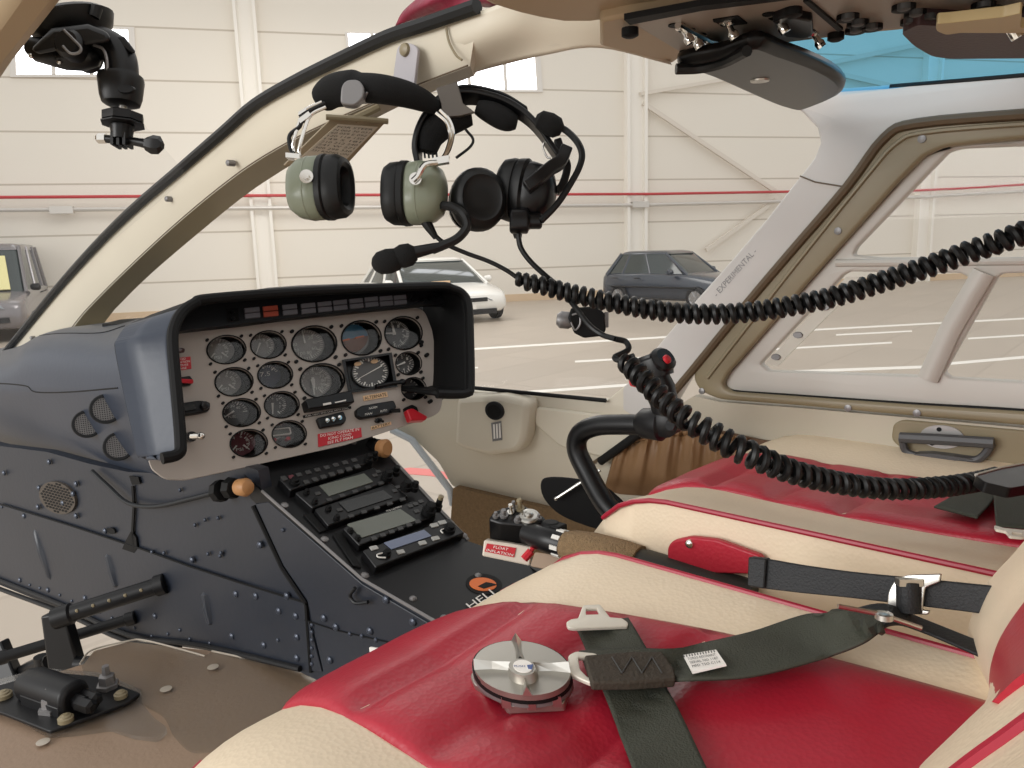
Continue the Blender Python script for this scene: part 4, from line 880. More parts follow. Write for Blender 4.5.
def key(par, c, w, h, hh, m='key', tilt=-.2, sk=.7):
    bm = NB(); e = Vector((w/2, tilt*w/2)); f = Vector((sk*h/2, h/2)); c = Vector(c)
    prism(bm, SL.off(hh), rnd([c-e-f, c+e-f, c+e+f, c-e+f], .5, 2), .0018, -.001); obj('button', bm, M[m], par)
def knob(par, c, r, hh, L=.022, m='blackmat', tip=None):
    bm = NB(); p = SL.at(c[0], c[1], hh); r *= .85; L *= .62; axial(bm, p, SL.n, Z_, [(0, r, r), (L*.45, r, r), (L*.5, r*.72, r*.72), (L, r*.68, r*.68), (L*1.05, r*.4, r*.4)], 14); k = obj('rotary_knob', bm, M[m], par)
    if tip:
        bm = NB(); axial(bm, p+SL.n*L*1.05, SL.n, Z_, [(0, r*.6, r*.6), (.006, r*.6, r*.6), (.007, r*.3, r*.3)], 14); obj('knob_cap', bm, M[tip], k)
def screen(par, q, hh, m): bm = NB(); prism(bm, SL.off(hh), q, .0015, -.001); obj('screen', bm, M[m], par, smooth=False)
# audio panel
H1 = .016
r1 = radio('audio_panel', quad((40, 180), (470, 62), (500, 98), (100, 240)), H1)
for i in range(7):
    t = i/6; key(r1, S5(140+t*265, 165-t*70), 5, 3.2, H1); key(r1, S5(175+t*245, 200-t*75), 5.2, 3.4, H1)
for q in ((105, 178), (68, 182)): key(r1, S5(*q), 5, 4, H1, 'dialred' if q[0] == 105 else 'key')
knob(r1, S5(118, 205), .010, H1, .014); knob(r1, S5(470, 100), .009, H1, .022); knob(r1, S5(500, 90), .007, H1, .024)
# two nav/com radios
for (q, sc_, kn, nm, kk) in ((quad((120, 250), (500, 130), (575, 195), (205, 325)), quad((238, 218), (452, 160), (495, 200), (285, 268)), ((560, 185), (600, 165)), 'communication_radio', 0),
                        (quad((215, 330), (580, 205), (665, 270), (280, 410)), quad((330, 300), (545, 240), (590, 275), (375, 345)), ((650, 235), (690, 240)), 'navigation_radio', 1)):
    r_ = radio(nm, q, .012); screen(r_, sc_, .012, 'lcddk' if kk else 'lcd')
    ox, oy = (105, 78) if kk else (0, 0)
    for i in range(5): key(r_, S5(285+ox+i*62, 285+oy-i*20), 5, 2.6, .012)
    for a in ((175, 255), (230, 255), (215, 300)): knob(r_, S5(a[0]+ox, a[1]+oy), .006, .012, .012) if a[0] != 230 else key(r_, S5(a[0]+ox, a[1]+oy), 5, 2.6, .012)
    for a in ((505, 168), (520, 150)): key(r_, S5(a[0]+ox*.9, a[1]+oy*.95), 4.4, 2.6, .012)
    for a, rr in zip(kn, (.012, .009)): knob(r_, S5(*a), rr, .012, .028)
# moving-map unit and transponder
r3 = radio('map_unit', quad((350, 420), (690, 290), (800, 360), (430, 505)), .014); screen(r3, quad((372, 403), (625, 330), (705, 385), (440, 468)), .014, 'lcd')
for i in range(6): key(r3, S5(500+i*42, 470-i*16), 5, 3, .014)
for a in ((675, 315), (700, 305), (725, 293), (705, 340)): key(r3, S5(*a), 4.5, 2.8, .014)
for a in ((385, 440), (420, 475)): knob(r3, S5(*a), .006, .014, .01)
knob(r3, S5(760, 350), .014, .014, .03, 'blackmat'); knob(r3, S5(800, 335), .009, .014, .036, 'blackmat', 'olive')
bm = NB(); text_bm(bm, 'MSG OBS', SL.off(.014), S5(560, 345), (9, -2.6), (-.6, -1.6), .001); text_bm(bm, 'NAV', SL.off(.014), S5(605, 330), (6, -1.7), (-.6, -1.6), .001); obj('lettering', bm, M['tick'], r3, smooth=False)
r4 = radio('transponder', quad((445, 528), (860, 375), (935, 445), (510, 610)), .014); screen(r4, quad((548, 492), (740, 430), (775, 460), (585, 523)), .014, 'lcdblue')
M['keywhite'] = mat('key_pale', (176, 176, 172), .5)
for a in ((500, 516), (790, 407), (828, 394), (628, 535), (733, 492), (795, 470)): key(r4, S5(*a), 7, 3.4, .014, 'keywhite')
bm = NB(); tube(bm, cr([SL.at(*S5(*a), .016) for a in ((580, 538), (540, 543), (515, 550), (520, 562), (555, 565))], 4), .0012, 6); tube(bm, cr([SL.at(*S5(*a), .016) for a in ((880, 425), (840, 425), (820, 435), (830, 447))], 4), .0012, 6); obj('dial_marks', bm, M['tick'], r4)
knob(r4, S5(560, 550), .008, .014, .014); knob(r4, S5(860, 430), .012, .014, .016)
# pull knob at the upper right of the radio face, fasteners, blank slots
base = SL.at(376, 447, .0); axk = (CR*.8 - CF*.6).normalized()
bm = NB(); axial(bm, base, axk, Z_, [(-.01, .016, .016), (.008, .015, .015), (.01, .008, .008), (.022, .008, .008)], 12); k_ = obj('pull_knob', bm, M['blackmat'], cc_)
bm = NB(); axial(bm, SL.at(379, 448, .015), axk, Z_, [(0, .009, .009), (.006, .016, .016), (.017, .017, .017), (.022, .012, .012)], 20); obj('knob', bm, M['wood'], k_)
bm = NB()
for a in ((70, 315), (262, 478), (455, 652), (398, 12), (930, 460)): rivet(bm, SL.at(*S5(*a), 0), SL.n, .007, .004)
for a in ((413, 599), (444, 618), (478, 576)): rivet(bm, TP.at(*a), TP.n, .006, .004)
obj('fasteners', bm, M['grey'], cc_)
bm = NB(); prism(bm, SL, quad((160, 355), (200, 345), (275, 430), (240, 440)), .004, -.001); prism(bm, SL, quad((300, 450), (345, 435), (440, 610), (400, 600)), .004, -.001); obj('rack_rails', bm, M['blackmat'], cc_, bevel=.001)
# round sticker with lettering, white card, wire handle on the side
bm = NB(); disc(bm, TP, (484, 584), (18, 3), (-3, 10), .0012, -.0005, 32); s1 = obj('sticker', bm, M['blackmat'], cc_)
bm = NB(); disc(bm, TP, (483, 584), (13.5, 1.6), (-1.5, 6.4), .002, .0005, 28); obj('sun_disc', bm, M['orange'], s1)
bm = NB(); prism(bm, TP, [(478, 586), (486, 582), (492, 583), (497, 584.5), (490, 586.5), (484, 588.5)], .0026, .001); obj('silhouette', bm, M['blackmat'], s1, smooth=False)
bm = NB(); text_bm(bm, 'HELI', TP, (471, 609), (24, -15), (-5.5, -5), .0022); obj('lettering', bm, M['label'], s1, smooth=False)
bm = NB(); prism(bm, PS.off(.004), rnd([(369, 647), (392, 650.5), (412, 656), (412, 680), (371, 666)], 1.5), .0015, -.0005); s2 = obj('card', bm, M['label'], cc_, smooth=False)
bm = NB(); text_bm(bm, 'COMPASS', PS.off(.004), (376, 653.5), (14, 3), (0, -2), .002); tube(bm, [PS.at(p[0], p[1], .0065) for p in ell((384, 664), (9, 2), (0, 7.5), 24)], .0008, 5, loop=True); obj('lettering', bm, M['key'], s2, smooth=False)
bm = NB(); tube(bm, cr([PS.at(*q, .012) for q in ((355, 588), (350, 596), (356, 603), (368, 602))], 5), .0028, 8); obj('wire_clip', bm, M['hood'], cc_)
# ============================================================ PEDALS
PD = PX(.44)
pt = thing('rudder_pedals', 'black pair of rudder pedals on a bolted base plate at the lower left', 'pedals', FL.at(60, 715))
PB = FL.off(.008)
bm = NB(); prism(bm, PB, rnd([(-30, 692), (3, 684), (46, 671), (96, 676), (141, 693), (128, 702), (50, 731), (4, 713), (-30, 702)], 3), .006, 0); obj('base_plate', bm, M['black'], pt, bevel=.0015)
bm = NB(); prism(bm, FL, rnd([(-40, 700), (2, 708), (48, 734), (75, 732), (110, 727), (133, 735), (158, 738), (168, 728), (152, 716), (140, 700), (143, 690), (98, 672), (40, 668), (-40, 690)], 4), .008, .001); obj('pad', bm, glass('pad_plastic', (244, 244, 242), .12, .3, haze=.06), pt)
D1 = 1.50
dp = lambda x, y, d=None: PX(.44 if d is None else d).at(x, y)
# cylinder housing
a, b = FL.off(.03).at(36, 686), FL.off(.03).at(74, 699)
bm = NB(); ax = (b-a).normalized(); axial(bm, a, ax, Z_, [(-.02, .022, .022), (0, .027, .025), ((b-a).length, .027, .025), ((b-a).length+.006, .021, .02)], 24, 2.6); box(bm, (a+b)/2-Z_*.014, (b-a)*.5, ax.cross(Z_)*.026, Z_*.014); obj('housing', bm, M['black'], pt, bevel=.002)
for q, o in (((82, 702), .0), ((93, 699), .0), ((88, 706), .0)):
    bm = NB(); axial(bm, FL.off(.03).at(*q), ax, Z_, [(-.02, .011, .011), (.008, .011, .011), (.012, .006, .006)], 6); obj('fitting', bm, M['plastic'], pt)
# arms and foot bars
def arm(p, q, w0, w1):
    bm = NB(); d = (q-p).normalized(); s = d.cross(CF).normalized()*1; t = CF*.014
    loft(bm, [[p+s*w0-t, p-s*w0-t, p-s*w0+t, p+s*w0+t], [q+s*w1-t, q-s*w1-t, q-s*w1+t, q+s*w1+t]]); return obj('pedal_arm', bm, M['plastic'], pt, bevel=.004)
a0, a1 = dp(70, 678), dp(56, 612); ar = arm(a0, a1, .030, .021)
b0, b1 = dp(16, 704, .40), dp(-4, 644, .40); br = arm(b0, b1, .030, .021)
def bar(p, q, r, par, cap=True):
    bm = NB(); d = (q-p).normalized(); L = (q-p).length
    axial(bm, p, d, Z_, [(-.012, r*.8, r*.8), (-.01, r*1.25, r*1.25), (.02, r*1.25, r*1.25), (.024, r, r), (L-.02, r, r), (L-.018, r*1.25, r*1.25), (L-.002, r*1.25, r*1.25), (L, r*1.0, r*1.0)], 16); return obj('foot_bar', bm, M['black'], par)
f1 = bar(dp(60, 617), dp(170, 581, .62) if False else at(166, 583, 1.42), .0155, ar)
f2 = bar(at(-6, 660, 1.45), at(136, 617, 1.50), .0105, br)
bm = NB()
for t in (.2, .35, .5, .65, .8):
    p = dp(60, 617).lerp(at(166, 583, 1.42), t); sph(bm, p - CF*.0145+CU*.003, .0035, 6)
obj('pins', bm, M['olive'], ar)
bm = NB(); tube(bm, cr([dp(14, 676, .42), dp(30, 667, .43), dp(44, 662, .44), dp(50, 661, .44)], 4), [.012]*12+[.013], 10); axial(bm, dp(42, 662, .435), Z_, X_, [(-.012, .014, .014), (.012, .014, .014)], 12); obj('link', bm, M['plastic'], pt)
bm = NB(); tube(bm, [dp(84, 668, .46), dp(106, 690, .46)], .006, 8); axial(bm, dp(87, 664, .46), CR, Z_, [(-.02, .014, .014), (.012, .014, .014)], 12); tube(bm, [dp(84, 676, .46), dp(100, 694, .46)], .005, 8); obj('adjuster_rod', bm, M['plastic'], pt)
for q, r in (((53, 709), .020), ((108, 687), .017), ((66, 721), .011), ((121, 697), .010), ((4, 697), .012)):
    p = PB.at(*q, .006)
    bm = NB(); axial(bm, p, Z_, X_, [(0, r, r), (.006, r, r), (.007, r*.75, r*.75), (.02 if r > .015 else .009, r*.7, r*.7), (.022 if r > .015 else .010, r*.35, r*.35), (.036 if r > .015 else .011, r*.33, r*.33)], 12 if r < .015 else 6); obj('bolt', bm, M['olive'] if r < .015 else M['grey'], pt)
# ============================================================ SEATS
def seat(label, cx, drop, dims, tilt=0, panel=(-.36, .55)):
    """cx: centre across; dims: half width, front y, back y, top z"""
    hw, yf, yb, zt = dims
    t = thing('pilot_seat', label, 'seat', E3(cx, (yf+yb)/2, zt-.2), 'leather pilot seats')
    W = lambda u, y, z: E3(cx+u, y, z)
    # profile of the top across u (-1..1): crown of each bolster and a shallow middle
    def ztop(u, v):
        a = abs(u); s = zt + .014*math.exp(-((a-1)/.34)**2) - .008*(1-a)
        s -= .020*math.sin(PI*min(1, max(0, v)))*(1-a)**1.2*.8
        s -= tilt*u + drop*1.6*(max(0, -u-.55)/.45)**2; fr = max(0, v-.76)/.24; s -= .038*fr**2.4
        return s
    NV, NU = 18, 26; rings = []
    for j in range(NV+1):
        v = j/NV; y = yb + (yf-yb)*v; corner = max(0, v-.78)/.22; wv = hw*(1-.03*corner**2.5)
        yy = y + .0
        r = []
        for i in range(NU+1):
            u = -1+2*i/NU; r.append(W(u*wv, yy - .03*abs(u)**3*corner, ztop(u, v)))
        zl = zt-.03-.03*corner; zb = zt-.15
        r += [W(wv*1.02, yy-.03*corner, zl), W(wv*1.0, yy-.03*corner, (zl+zb)/2), W(wv*.97, yy-.03*corner, zb), W(-wv*.97, yy-.03*corner, zb), W(-wv*1.0, yy-.03*corner, (zl+zb)/2), W(-wv*1.02, yy-.03*corner, zl)]
        rings.append(r)
    last = rings[-1]; c = W(0, yf+.012, zt-.11)
    nose = [p.lerp(c, .06)+Y_*.012-Z_*.010 for p in last]; nose2 = [Vector((q.x, yf+.018, min(q.z, E3(0, 0, zt-.075).z))) for q in nose]
    rings += [nose, nose2]
    bm = NB(); loft(bm, rings); tree = BVHTree.FromBMesh(bm); cu = obj('cushion', bm, M['leather'], t, ang=80)
    # red centre panel follows the cushion and rolls over the front
    NP = 30; rr = []
    def onc(u, y, off):
        p = tree.ray_cast(W(u, y, zt+.3), Vector((0, 0, -1)))[0]; return (p + Z_*off) if p else None
    ul, urb = panel[0]*hw, panel[1]*hw; urf = (panel[2] if len(panel) > 2 else panel[1])*hw
    nv = 40; seams = (.50, .66, .82)
    for j in range(nv+1):
        v = j/nv; y = yb+.005 + (yf-.004-yb)*v; row = []; ur = urb + (urf-urb)*v**2.5
        for i in range(NP+1):
            k = i/NP; u = ul + (ur-ul)*k; rise = .0095*min(1, min(k, 1-k)*9)**.5 + .0006
            d = min(abs(v-s) for s in seams); rise -= .012*math.exp(-(d/.018)**2)*min(1, min(k, 1-k)*12)
            rise += .004*math.sin(PI*k)
            p = onc(u, y, rise)
            row.append(p if p else W(u, y, zt-.05))
        rr.append(row)
    bm = NB()
    fr = [p + Y_*.014 - Z_*.022 for p in rr[-1]]; fr2 = [Vector((p.x, p.y+.006, p.z-.04)) for p in fr]
    rr += [fr, fr2]
    loft(bm, rr, False, False); bm.verts.index_update(); pn_geo = ([v.co.copy() for v in bm.verts], [[v.index for v in f.verts] for f in bm.faces]); pn = obj('center_panel', bm, M['red'], t, ang=80, solid=.008)
    # piping round the top edge
    pts = [W(hw*1.02, yb+(yf-yb)*v/10, zt-.030) for v in range(0, 8)]
    side = []
    for s in (1, -1):
        L = []
        for j in range(NV+1):
            r = rings[j]; p = r[NU+1] if s > 0 else r[-1]; q = r[NU] if s > 0 else r[0]
            L.append(q.lerp(p, .1) + X_*s*.003 + Z_*.0045)
        side.append(L)
    for k, L in enumerate(side):
        last = rings[NV][NU-3:NU+1][::-1] if k == 0 else rings[NV][0:4]
        path = [p - Z_*0*min(1, i/4) for i, p in enumerate(L[:-1])] + [p + Y_*.006 - Z_*(.008 + 0) for p in last]
        bm = NB(); tube(bm, path, .0034, 8); obj('piping', bm, M['pipe'], t)
    return t, [tree, BVHTree.FromPolygons(*pn_geo)], pn
near, NT, npan = seat('near red and cream leather pilot seat holding the round alloy harness buckle', .445, .022, (.250, .582, .02, -.366), 0, (-.43, .80, .40))
far, FTr, fpan = seat('far red and cream leather pilot seat beside the right cabin door', 1.069, 0, (.252, .585, .02, -.344), .010)
# red leather belt guard on the flank of the far seat
BG = PX(.808)
bm = NB(); prism(bm, BG, rnd([(667, 548), (672, 541), (690, 537), (716, 540), (760, 556), (770, 575), (700, 573), (668, 566)], 4), .010, 0); g = obj('flank_patch', bm, M['red'], far, bevel=.003)
bm = NB(); axial(bm, BG.at(690, 543.5, .010), -X_, Z_, [(-.002, .006, .006), (.003, .005, .005), (.005, .002, .002)], 12); obj('stud', bm, M['chrome'], g)
# near backrest
cols = [(.72, [(1075, 470), (1024, 541), (989, 581), (971, 617), (968, 640), (974, 662), (988, 686), (1000, 720)]),
        (.66, [(1090, 490), (1040, 545), (1004, 588), (984, 624), (978, 646), (980, 664), (988, 685), (1000, 712)]),
        (.60, [(1110, 520), (1050, 572), (1021, 606), (1001, 636), (992, 656), (989, 668), (990, 688), (996, 706)]),
        (.46, [(1150, 590), (1090, 620), (1050, 640), (1020, 660), (1005, 680), (994, 691), (980, 713), (950, 744)]),
        (.38, [(1150, 620), (1090, 650), (1040, 664), (1010, 683), (990, 702), (970, 720), (945, 742), (920, 766)]),
        (.31, [(1150, 650), (1090, 684), (1040, 715), (1005, 740), (985, 754), (966, 768), (943, 786), (912, 810)]),
        (.26, [(1160, 720), (1090, 745), (1045, 760), (1010, 780), (990, 795), (970, 810), (945, 828), (912, 850)])]
def colpts(x, L): return [PX(x).at(*q) for q in L]
C3 = [colpts(x, L) for x, L in cols]
def slab(name, cols, back, m, parent, sub=4, ang=80):
    R = [cr(c, sub) for c in cols]; R = [list(c) for c in zip(*[cr(c, sub) for c in zip(*R)])]
    bm = NB(); n = len(R[0]); A = [[bm.verts.new(p) for p in r] for r in R]; B = [[bm.verts.new(p + back) for p in r] for r in R]
    m_, k = len(R), n
    for i in range(m_-1):
        for j in range(k-1): bm.faces.new((A[i][j], A[i][j+1], A[i+1][j+1], A[i+1][j])); bm.faces.new((B[i][j], B[i+1][j], B[i+1][j+1], B[i][j+1]))
    for i in range(m_-1):
        for j in (0, k-1): bm.faces.new((A[i][j], A[i+1][j], B[i+1][j], B[i][j]))
    for j in range(k-1):
        for i in (0, m_-1): bm.faces.new((A[i][j], A[i][j+1], B[i][j+1], B[i][j]))
    return obj(name, bm, m, parent, ang=ang)
bk = slab('backrest', C3, Vector((.0, -.07, -.02)), M['leather'], near)
toE = lambda p, k: p + (EYE-p).normalized()*k
rc = [(.60, .028, [(1110, 520), (1050, 572), (1021, 606), (1001, 636), (992, 660), (989, 680), (990, 700)]), (.47, .032, [(1150, 590), (1090, 620), (1050, 640), (1024, 655), (1006, 672), (997, 688), (991, 701)]), (.38, .024, [(1150, 620), (1090, 650), (1040, 664), (1018, 677), (1004, 690), (997, 697), (992, 702)])]
slab('center_panel', [[toE(p, k) for p in colpts(x, L)] for x, k, L in rc], Vector((0, -.012, 0)), M['red'], bk)
bm = NB(); tube(bm, cr([toE(p, .002) for p in C3[5]], 4), .0035, 8); obj('piping', bm, M['pipe'], bk)
fbk = slab('backrest', [[E3(1.069+u, y, z) for y, z in ((-.02, -.42), (-.035, -.30), (-.06, -.15), (-.10, .0), (-.14, .14))] for u in (-.25, -.2, -.13, .0, .13, .2, .25)], Vector((0, -.07, -.02)), M['leather'], far)
slab('center_panel', [[E3(1.069+u, y, z) for y, z in ((-.012, -.40), (-.027, -.30), (-.052, -.15), (-.092, .0), (-.130, .13))] for u in (-.13, 0, .13)], Vector((0, -.012, 0)), M['red'], fbk)
# far backrest sits outside the frame; belts on the seats ------------------------------------------------
cush = bpy.data.objects['cushion']
def drape(tree, x, y, off, zf=-.36):
    hs = [h for h in (hit(k, x, y) for k in tree) if h]
    h = min(hs, key=lambda q: (q[0]-EYE).length) if hs else None
    if h and h[0].z > EYE.z - .41:
        d = (EYE-h[0]).normalized(); return h[0] + d*(off/d.z)
    return PZ(zf+off).at(x, y)
def strap(name, tree, L, R, off, m, parent=None, n=6, thick=.0025, zf=-.345, hgt=None):
    """webbing between two pixel edges, lying on the seat; hgt = extra lift along it"""
    a = cr([(p[0], p[1], 0) for p in L], n); b = cr([(p[0], p[1], 0) for p in R], n); rings = []
    H = cr([(h, 0, 0) for h in (hgt or [0]*len(L))], n)
    for p, q, hh in zip(a, b, H):
        row = [drape(tree, p.x+(q.x-p.x)*t, p.y+(q.y-p.y)*t, off+hh.x, zf) for t in (0, .06, .35, .65, .94, 1)]
        rings.append(row)
    bm = NB(); loft(bm, rings, False, False); return obj(name, bm, m, parent, solid=thick, off=1.0, ang=60)
# crotch strap with ivory tongue
o = thing('crotch_strap', 'olive strap with ivory tongue running under the other belt on the near seat', 'strap', drape(NT, 640, 700, 0))
strap('webbing', NT, [(574, 624), (590, 660), (612, 715), (640, 790)], [(629, 620), (652, 660), (678, 710), (716, 790)], .009, M['belt'], o)
TG = Pl(drape(NT, 598, 615, .016), (0, -.1, 1))
plate('tongue', TG, rnd([(566, 622), (571, 619), (578, 618), (583, 605), (600, 604), (607, 613), (610, 617), (622, 618), (628, 622), (628, 626), (575, 628), (568, 627)], [2, 1, 1, 2, 2, 1, 1, 1, 2, 2, 2, 2]), [[(586, 608.5), (597, 608), (600, 614), (586, 614.5)]], .0025, -.001, M['ivory'], o, bevel=.0008)
# lap strap running to the right with label and steel adjuster
o = thing('lap_strap', 'olive lap strap with a white sewn label crossing the near seat to its inner edge', 'strap', drape(NT, 740, 650, 0))
strap('webbing', NT, [(580, 653), (630, 650), (672, 650), (740, 637), (800, 618), (840, 611), (880, 612)], [(590, 683), (630, 684), (680, 682), (750, 678), (815, 662), (860, 646), (884, 630)], .017, M['belt'], o, hgt=[0, 0, 0, 0, .004, .02, .025])
lp_ = Pl(drape(NT, 630, 665, .019), (0, -.1, 1))
bm = NB(); prism(bm, lp_, rnd([(584, 655), (630, 651), (662, 651), (674, 668), (676, 679), (630, 682), (592, 682)], 3), .004, -.004); ow = obj('sewn_overlap', bm, mat('webbing_brown', (60, 52, 42), .75, bump=.6, bscale=300), o, bevel=.0015)
bm = NB()
for k in range(5): tube(bm, [lp_.at(612+k*10, 657+(k % 2)*16, .0045), lp_.at(622+k*10, 657+((k+1) % 2)*16, .0045)], .0006, 5)
obj('stitching', bm, M['key'], ow)
_a, _b, _c = (drape(NT, *q, .0215) for q in ((683, 655), (726, 652), (700, 672))); _n = (_b-_a).cross(_c-_a); _n = _n if _n.z > 0 else -_n
lb = Pl((_a+_b+_c)/3 + _n.normalized()*.001, _n)
bm = NB(); prism(bm, lb, [(683, 655), (716, 649.5), (726, 664), (692, 672)], .0008, -.001); ol = obj('sewn_label', bm, M['label'], o, smooth=False)
bm = NB()
for i, tx in enumerate(('TORSO RESTRAINT', 'SERIAL NO 1187', 'MFD TSO C114')):
    text_bm(bm, tx, lb, (688+i*2.3, 660+i*3.6), (28, -4.6), (-1, -2.3), .0014)
for k in range(12): prism(bm, lb, [(683+k*2.75, 655.2-k*.46), (684+k*2.75, 655-k*.46), (684.6+k*2.75, 656.6-k*.46), (683.6+k*2.75, 656.8-k*.46)], .0013, .0006)
obj('lettering', bm, M['key'], ol, smooth=False)
tg = Pl(drape(NT, 580, 668, .020), (0, -.1, 1))
plate('latch_plate', tg, rnd([(568, 655), (576, 651), (596, 653), (600, 657), (602, 682), (592, 683), (582, 679), (569, 673)], 3), [rnd([(578, 657), (594, 657), (597, 679), (588, 677), (580, 669)], 2)], .003, -.001, M['ivory'], o, bevel=.001)
bm = NB(); s0 = drape(NT, 840, 608, .05); tube(bm, [at(838, 606, .60), at(880, 614, .60), at(921, 628, .60)], .002, 8); axial(bm, at(884, 616, .598), CU*.3+Z_, X_, [(-.002, .007, .007), (.002, .0065, .0065), (.003, .004, .004)], 14); obj('adjuster_bar', bm, M['steel'], o)
strap('tail', NT, [(846, 613), (884, 606), (920, 620), (990, 648)], [(872, 638), (892, 626), (920, 632), (990, 662)], .012, M['blackbelt'], o, hgt=[.012, .02, .004, 0])
# rotary buckle
bp = drape(NT, 521, 672, .004); BN = Vector((-.12, .02, 1)).normalized(); BK = Pl(bp + Vector((0, 0, .022)), BN)
bt = thing('harness_buckle', 'round alloy four-spoke rotary harness buckle lying on the near red seat', 'buckle', bp)
def bdisc(nm, c, e1, e2, h1, h0, m, par, n=40, slope=1.0):
    bm = NB(); disc(bm, BK, c, e1, e2, h1, h0, n, slope); return obj(nm, bm, m, par)
c0 = Vector((522, 668)); E1, E2 = Vector((50, 6)), Vector((-3, 28))
bm = NB(); prism(bm, BK, rnd([(478, 668), (470, 674), (474, 684), (500, 696), (506, 706), (564, 703), (567, 692), (574, 680)], 3), -.014, -.022); obj('back_plate', bm, M['buckle'], bt, bevel=.001)
bdisc('body', c0+Vector((0, 3)), E1*1.0, E2*1.0, -.006, -.014, M['grey'], bt)
bdisc('body', c0+Vector((0, 1)), E1, E2, -.0015, -.008, M['blackmat'], bt)
face = bdisc('turn_dial', c0, E1*.965, E2*.955, .002, -.003, M['buckle'], bt)
for a in (100, 190, 280, 8):
    d = Vector((math.cos(D2(a)), -math.sin(D2(a)))); P = lambda r, s: c0 + E1*(d.x*r + d.y*s) + E2*(d.y*r - d.x*s)
    bm = NB(); L = [(.22, .10), (.6, .06), (.97, .10)]
    ridge = [BK.at(*P(r, 0), .002) + BN*h for r, h in ((.2, .006), (.6, .006), (.95, .008))]
    lft = [BK.at(*P(r, s), .002) for r, s in L]; rgt = [BK.at(*P(r, -s), .002) for r, s in L]
    loft(bm, [lft, ridge, rgt], False, False); fill(bm, [lft[2], ridge[2], rgt[2]]); obj('spoke', bm, M['steel'], face, smooth=False)
hub = bdisc('hub', c0+Vector((0, -1)), E1*.27, E2*.30, .0095, .002, M['buckle'], face, 28, 1.15)
bm = NB(); disc(bm, BK.off(.0095), c0+Vector((1, -2)), E1*.2, E2*.22, .0006, -.001, 24); hl = obj('emblem', bm, M['label'], hub)
bm = NB(); prism(bm, BK.off(.0095), [c0+Vector(q) for q in ((5, -3), (11, -4), (10, 1), (6, 0))], .0012, 0); text_bm(bm, 'PUSH', BK.off(.0095), c0+Vector((-8, -1)), (11, 0), (0, -2), .0012); obj('mark', bm, mat('emblem_blue', (70, 90, 140), .4), hl, smooth=False)
bm = NB()
for q in ((505, 698), (530, 700), (556, 697)): prism(bm, BK, [(q[0]-5, q[1]-3), (q[0]+4, q[1]-2), (q[0]+5, q[1]), (q[0]-4, q[1]-.5)], -.006, -.016)
obj('slots', bm, M['steel'], bt, smooth=False)
# black belt between the seats with steel roller buckle
BP = Pl(E3(.775, 0, 0), (-1, 0, .25))
ot = thing('side_belt', 'black belt with steel roller buckle standing between the two seats', 'belt', BP.at(880, 620))
bm = NB(); prism(bm, BP, cr([(750, 559, 0), (765, 559, 0), (800, 565, 0), (850, 572, 0), (900, 577, 0), (990, 586, 0), (1040, 592, 0), (1040, 625, 0), (990, 615, 0), (900, 604, 0), (850, 598, 0), (800, 593, 0), (750, 587, 0)], 3), .004, -.002); w_ = obj('webbing', bm, M['blackbelt'], ot, bevel=.001)
bm = NB(); prism(bm, BP, rnd([(748, 557), (766, 559), (764, 589), (747, 586)], 2), .009, -.004); obj('end_fold', bm, M['blackbelt'], w_, bevel=.002)
plate('roller_buckle', BP.off(.008), rnd([(887, 608), (888, 592), (894, 581), (906, 575), (941, 574), (940, 582), (925, 588), (922, 610), (930, 611), (928, 615), (900, 614)], [3, 5, 5, 4, 2, 2, 3, 2, 2, 2, 4]), [rnd([(900, 585), (917, 583), (916, 606), (902, 607)], 3)], .004, -.001, M['steel'], ot, bevel=.001)
bm = NB(); tube(bm, [BP.at(908, 582, .014), BP.at(909, 612, .014)], .010, 12); obj('roller_wrap', bm, M['blackbelt'], ot)
bm = NB(); box(bm, BP.at(909, 582, .018), CR*.010, CU*.003, CF*.004); obj('pin', bm, M['steel'], ot)
# black sheet painting in the shade of the gap between the seats
bm = NB(); prism(bm, PZ(-.50), [(520, 560), (640, 556), (1100, 600), (1100, 700), (640, 640)], 0, -.02); struct(obj('gap_shade', bm, M['black'], smooth=False), 'black sheet standing in for the shade between the seats')
# straps on the far seat
o = thing('far_belt_end', 'dark belt tail with a black end buckle on the far seat under the coiled cord', 'strap', drape(FTr, 960, 520, 0))
strap('webbing', FTr, [(980, 478), (965, 490), (934, 508)], [(1000, 490), (990, 505), (977, 519)], .012, M['belt'], o)
ob = thing('far_buckle_strap', 'dark strap with ivory tongue hanging at the back edge of the far seat', 'strap', drape(FTr, 1005, 520, 0))
strap('webbing', FTr, [(993, 486), (994, 505), (996, 527)], [(1040, 492), (1036, 508), (1036, 530)], .016, M['belt'], ob)
tg2 = Pl(drape(FTr, 1010, 530, .022), (0, -.1, 1))
plate('tongue', tg2, rnd([(994, 525), (1004, 528), (1036, 531), (1034, 536), (1022, 537), (1010, 536), (1006, 531), (996, 529)], 1.5), [[(1012, 532), (1022, 533), (1021, 535), (1012, 534.5)]], .002, -.001, M['ivory'], ob)
bm = NB(); prism(bm, Pl(E3(1.12, 0, -.30), (0, -.2, 1)), rnd([(975, 474), (1000, 468), (1060, 458), (1060, 480), (1010, 488), (985, 482)], 3), .012, 0); oc = obj('black_clasp', bm, M['plastic'], bevel=.003); tag(oc, 'black plastic clasp at the right edge where the coiled cord ends', 'clasp')
bm = NB(); p_ = Pl(E3(1.12, 0, -.288), (0, -.2, 1)); tube(bm, [p_.at(976, 475), p_.at(1000, 468.5), p_.at(1060, 457.5)], .002, 6); obj('steel_edge', bm, M['steel'], oc)
# ============================================================ COLLECTIVE
ct = thing('collective_lever', 'collective lever with black switch head and brown carpet sleeve between the seats', 'lever', PX(.78).at(640, 600))
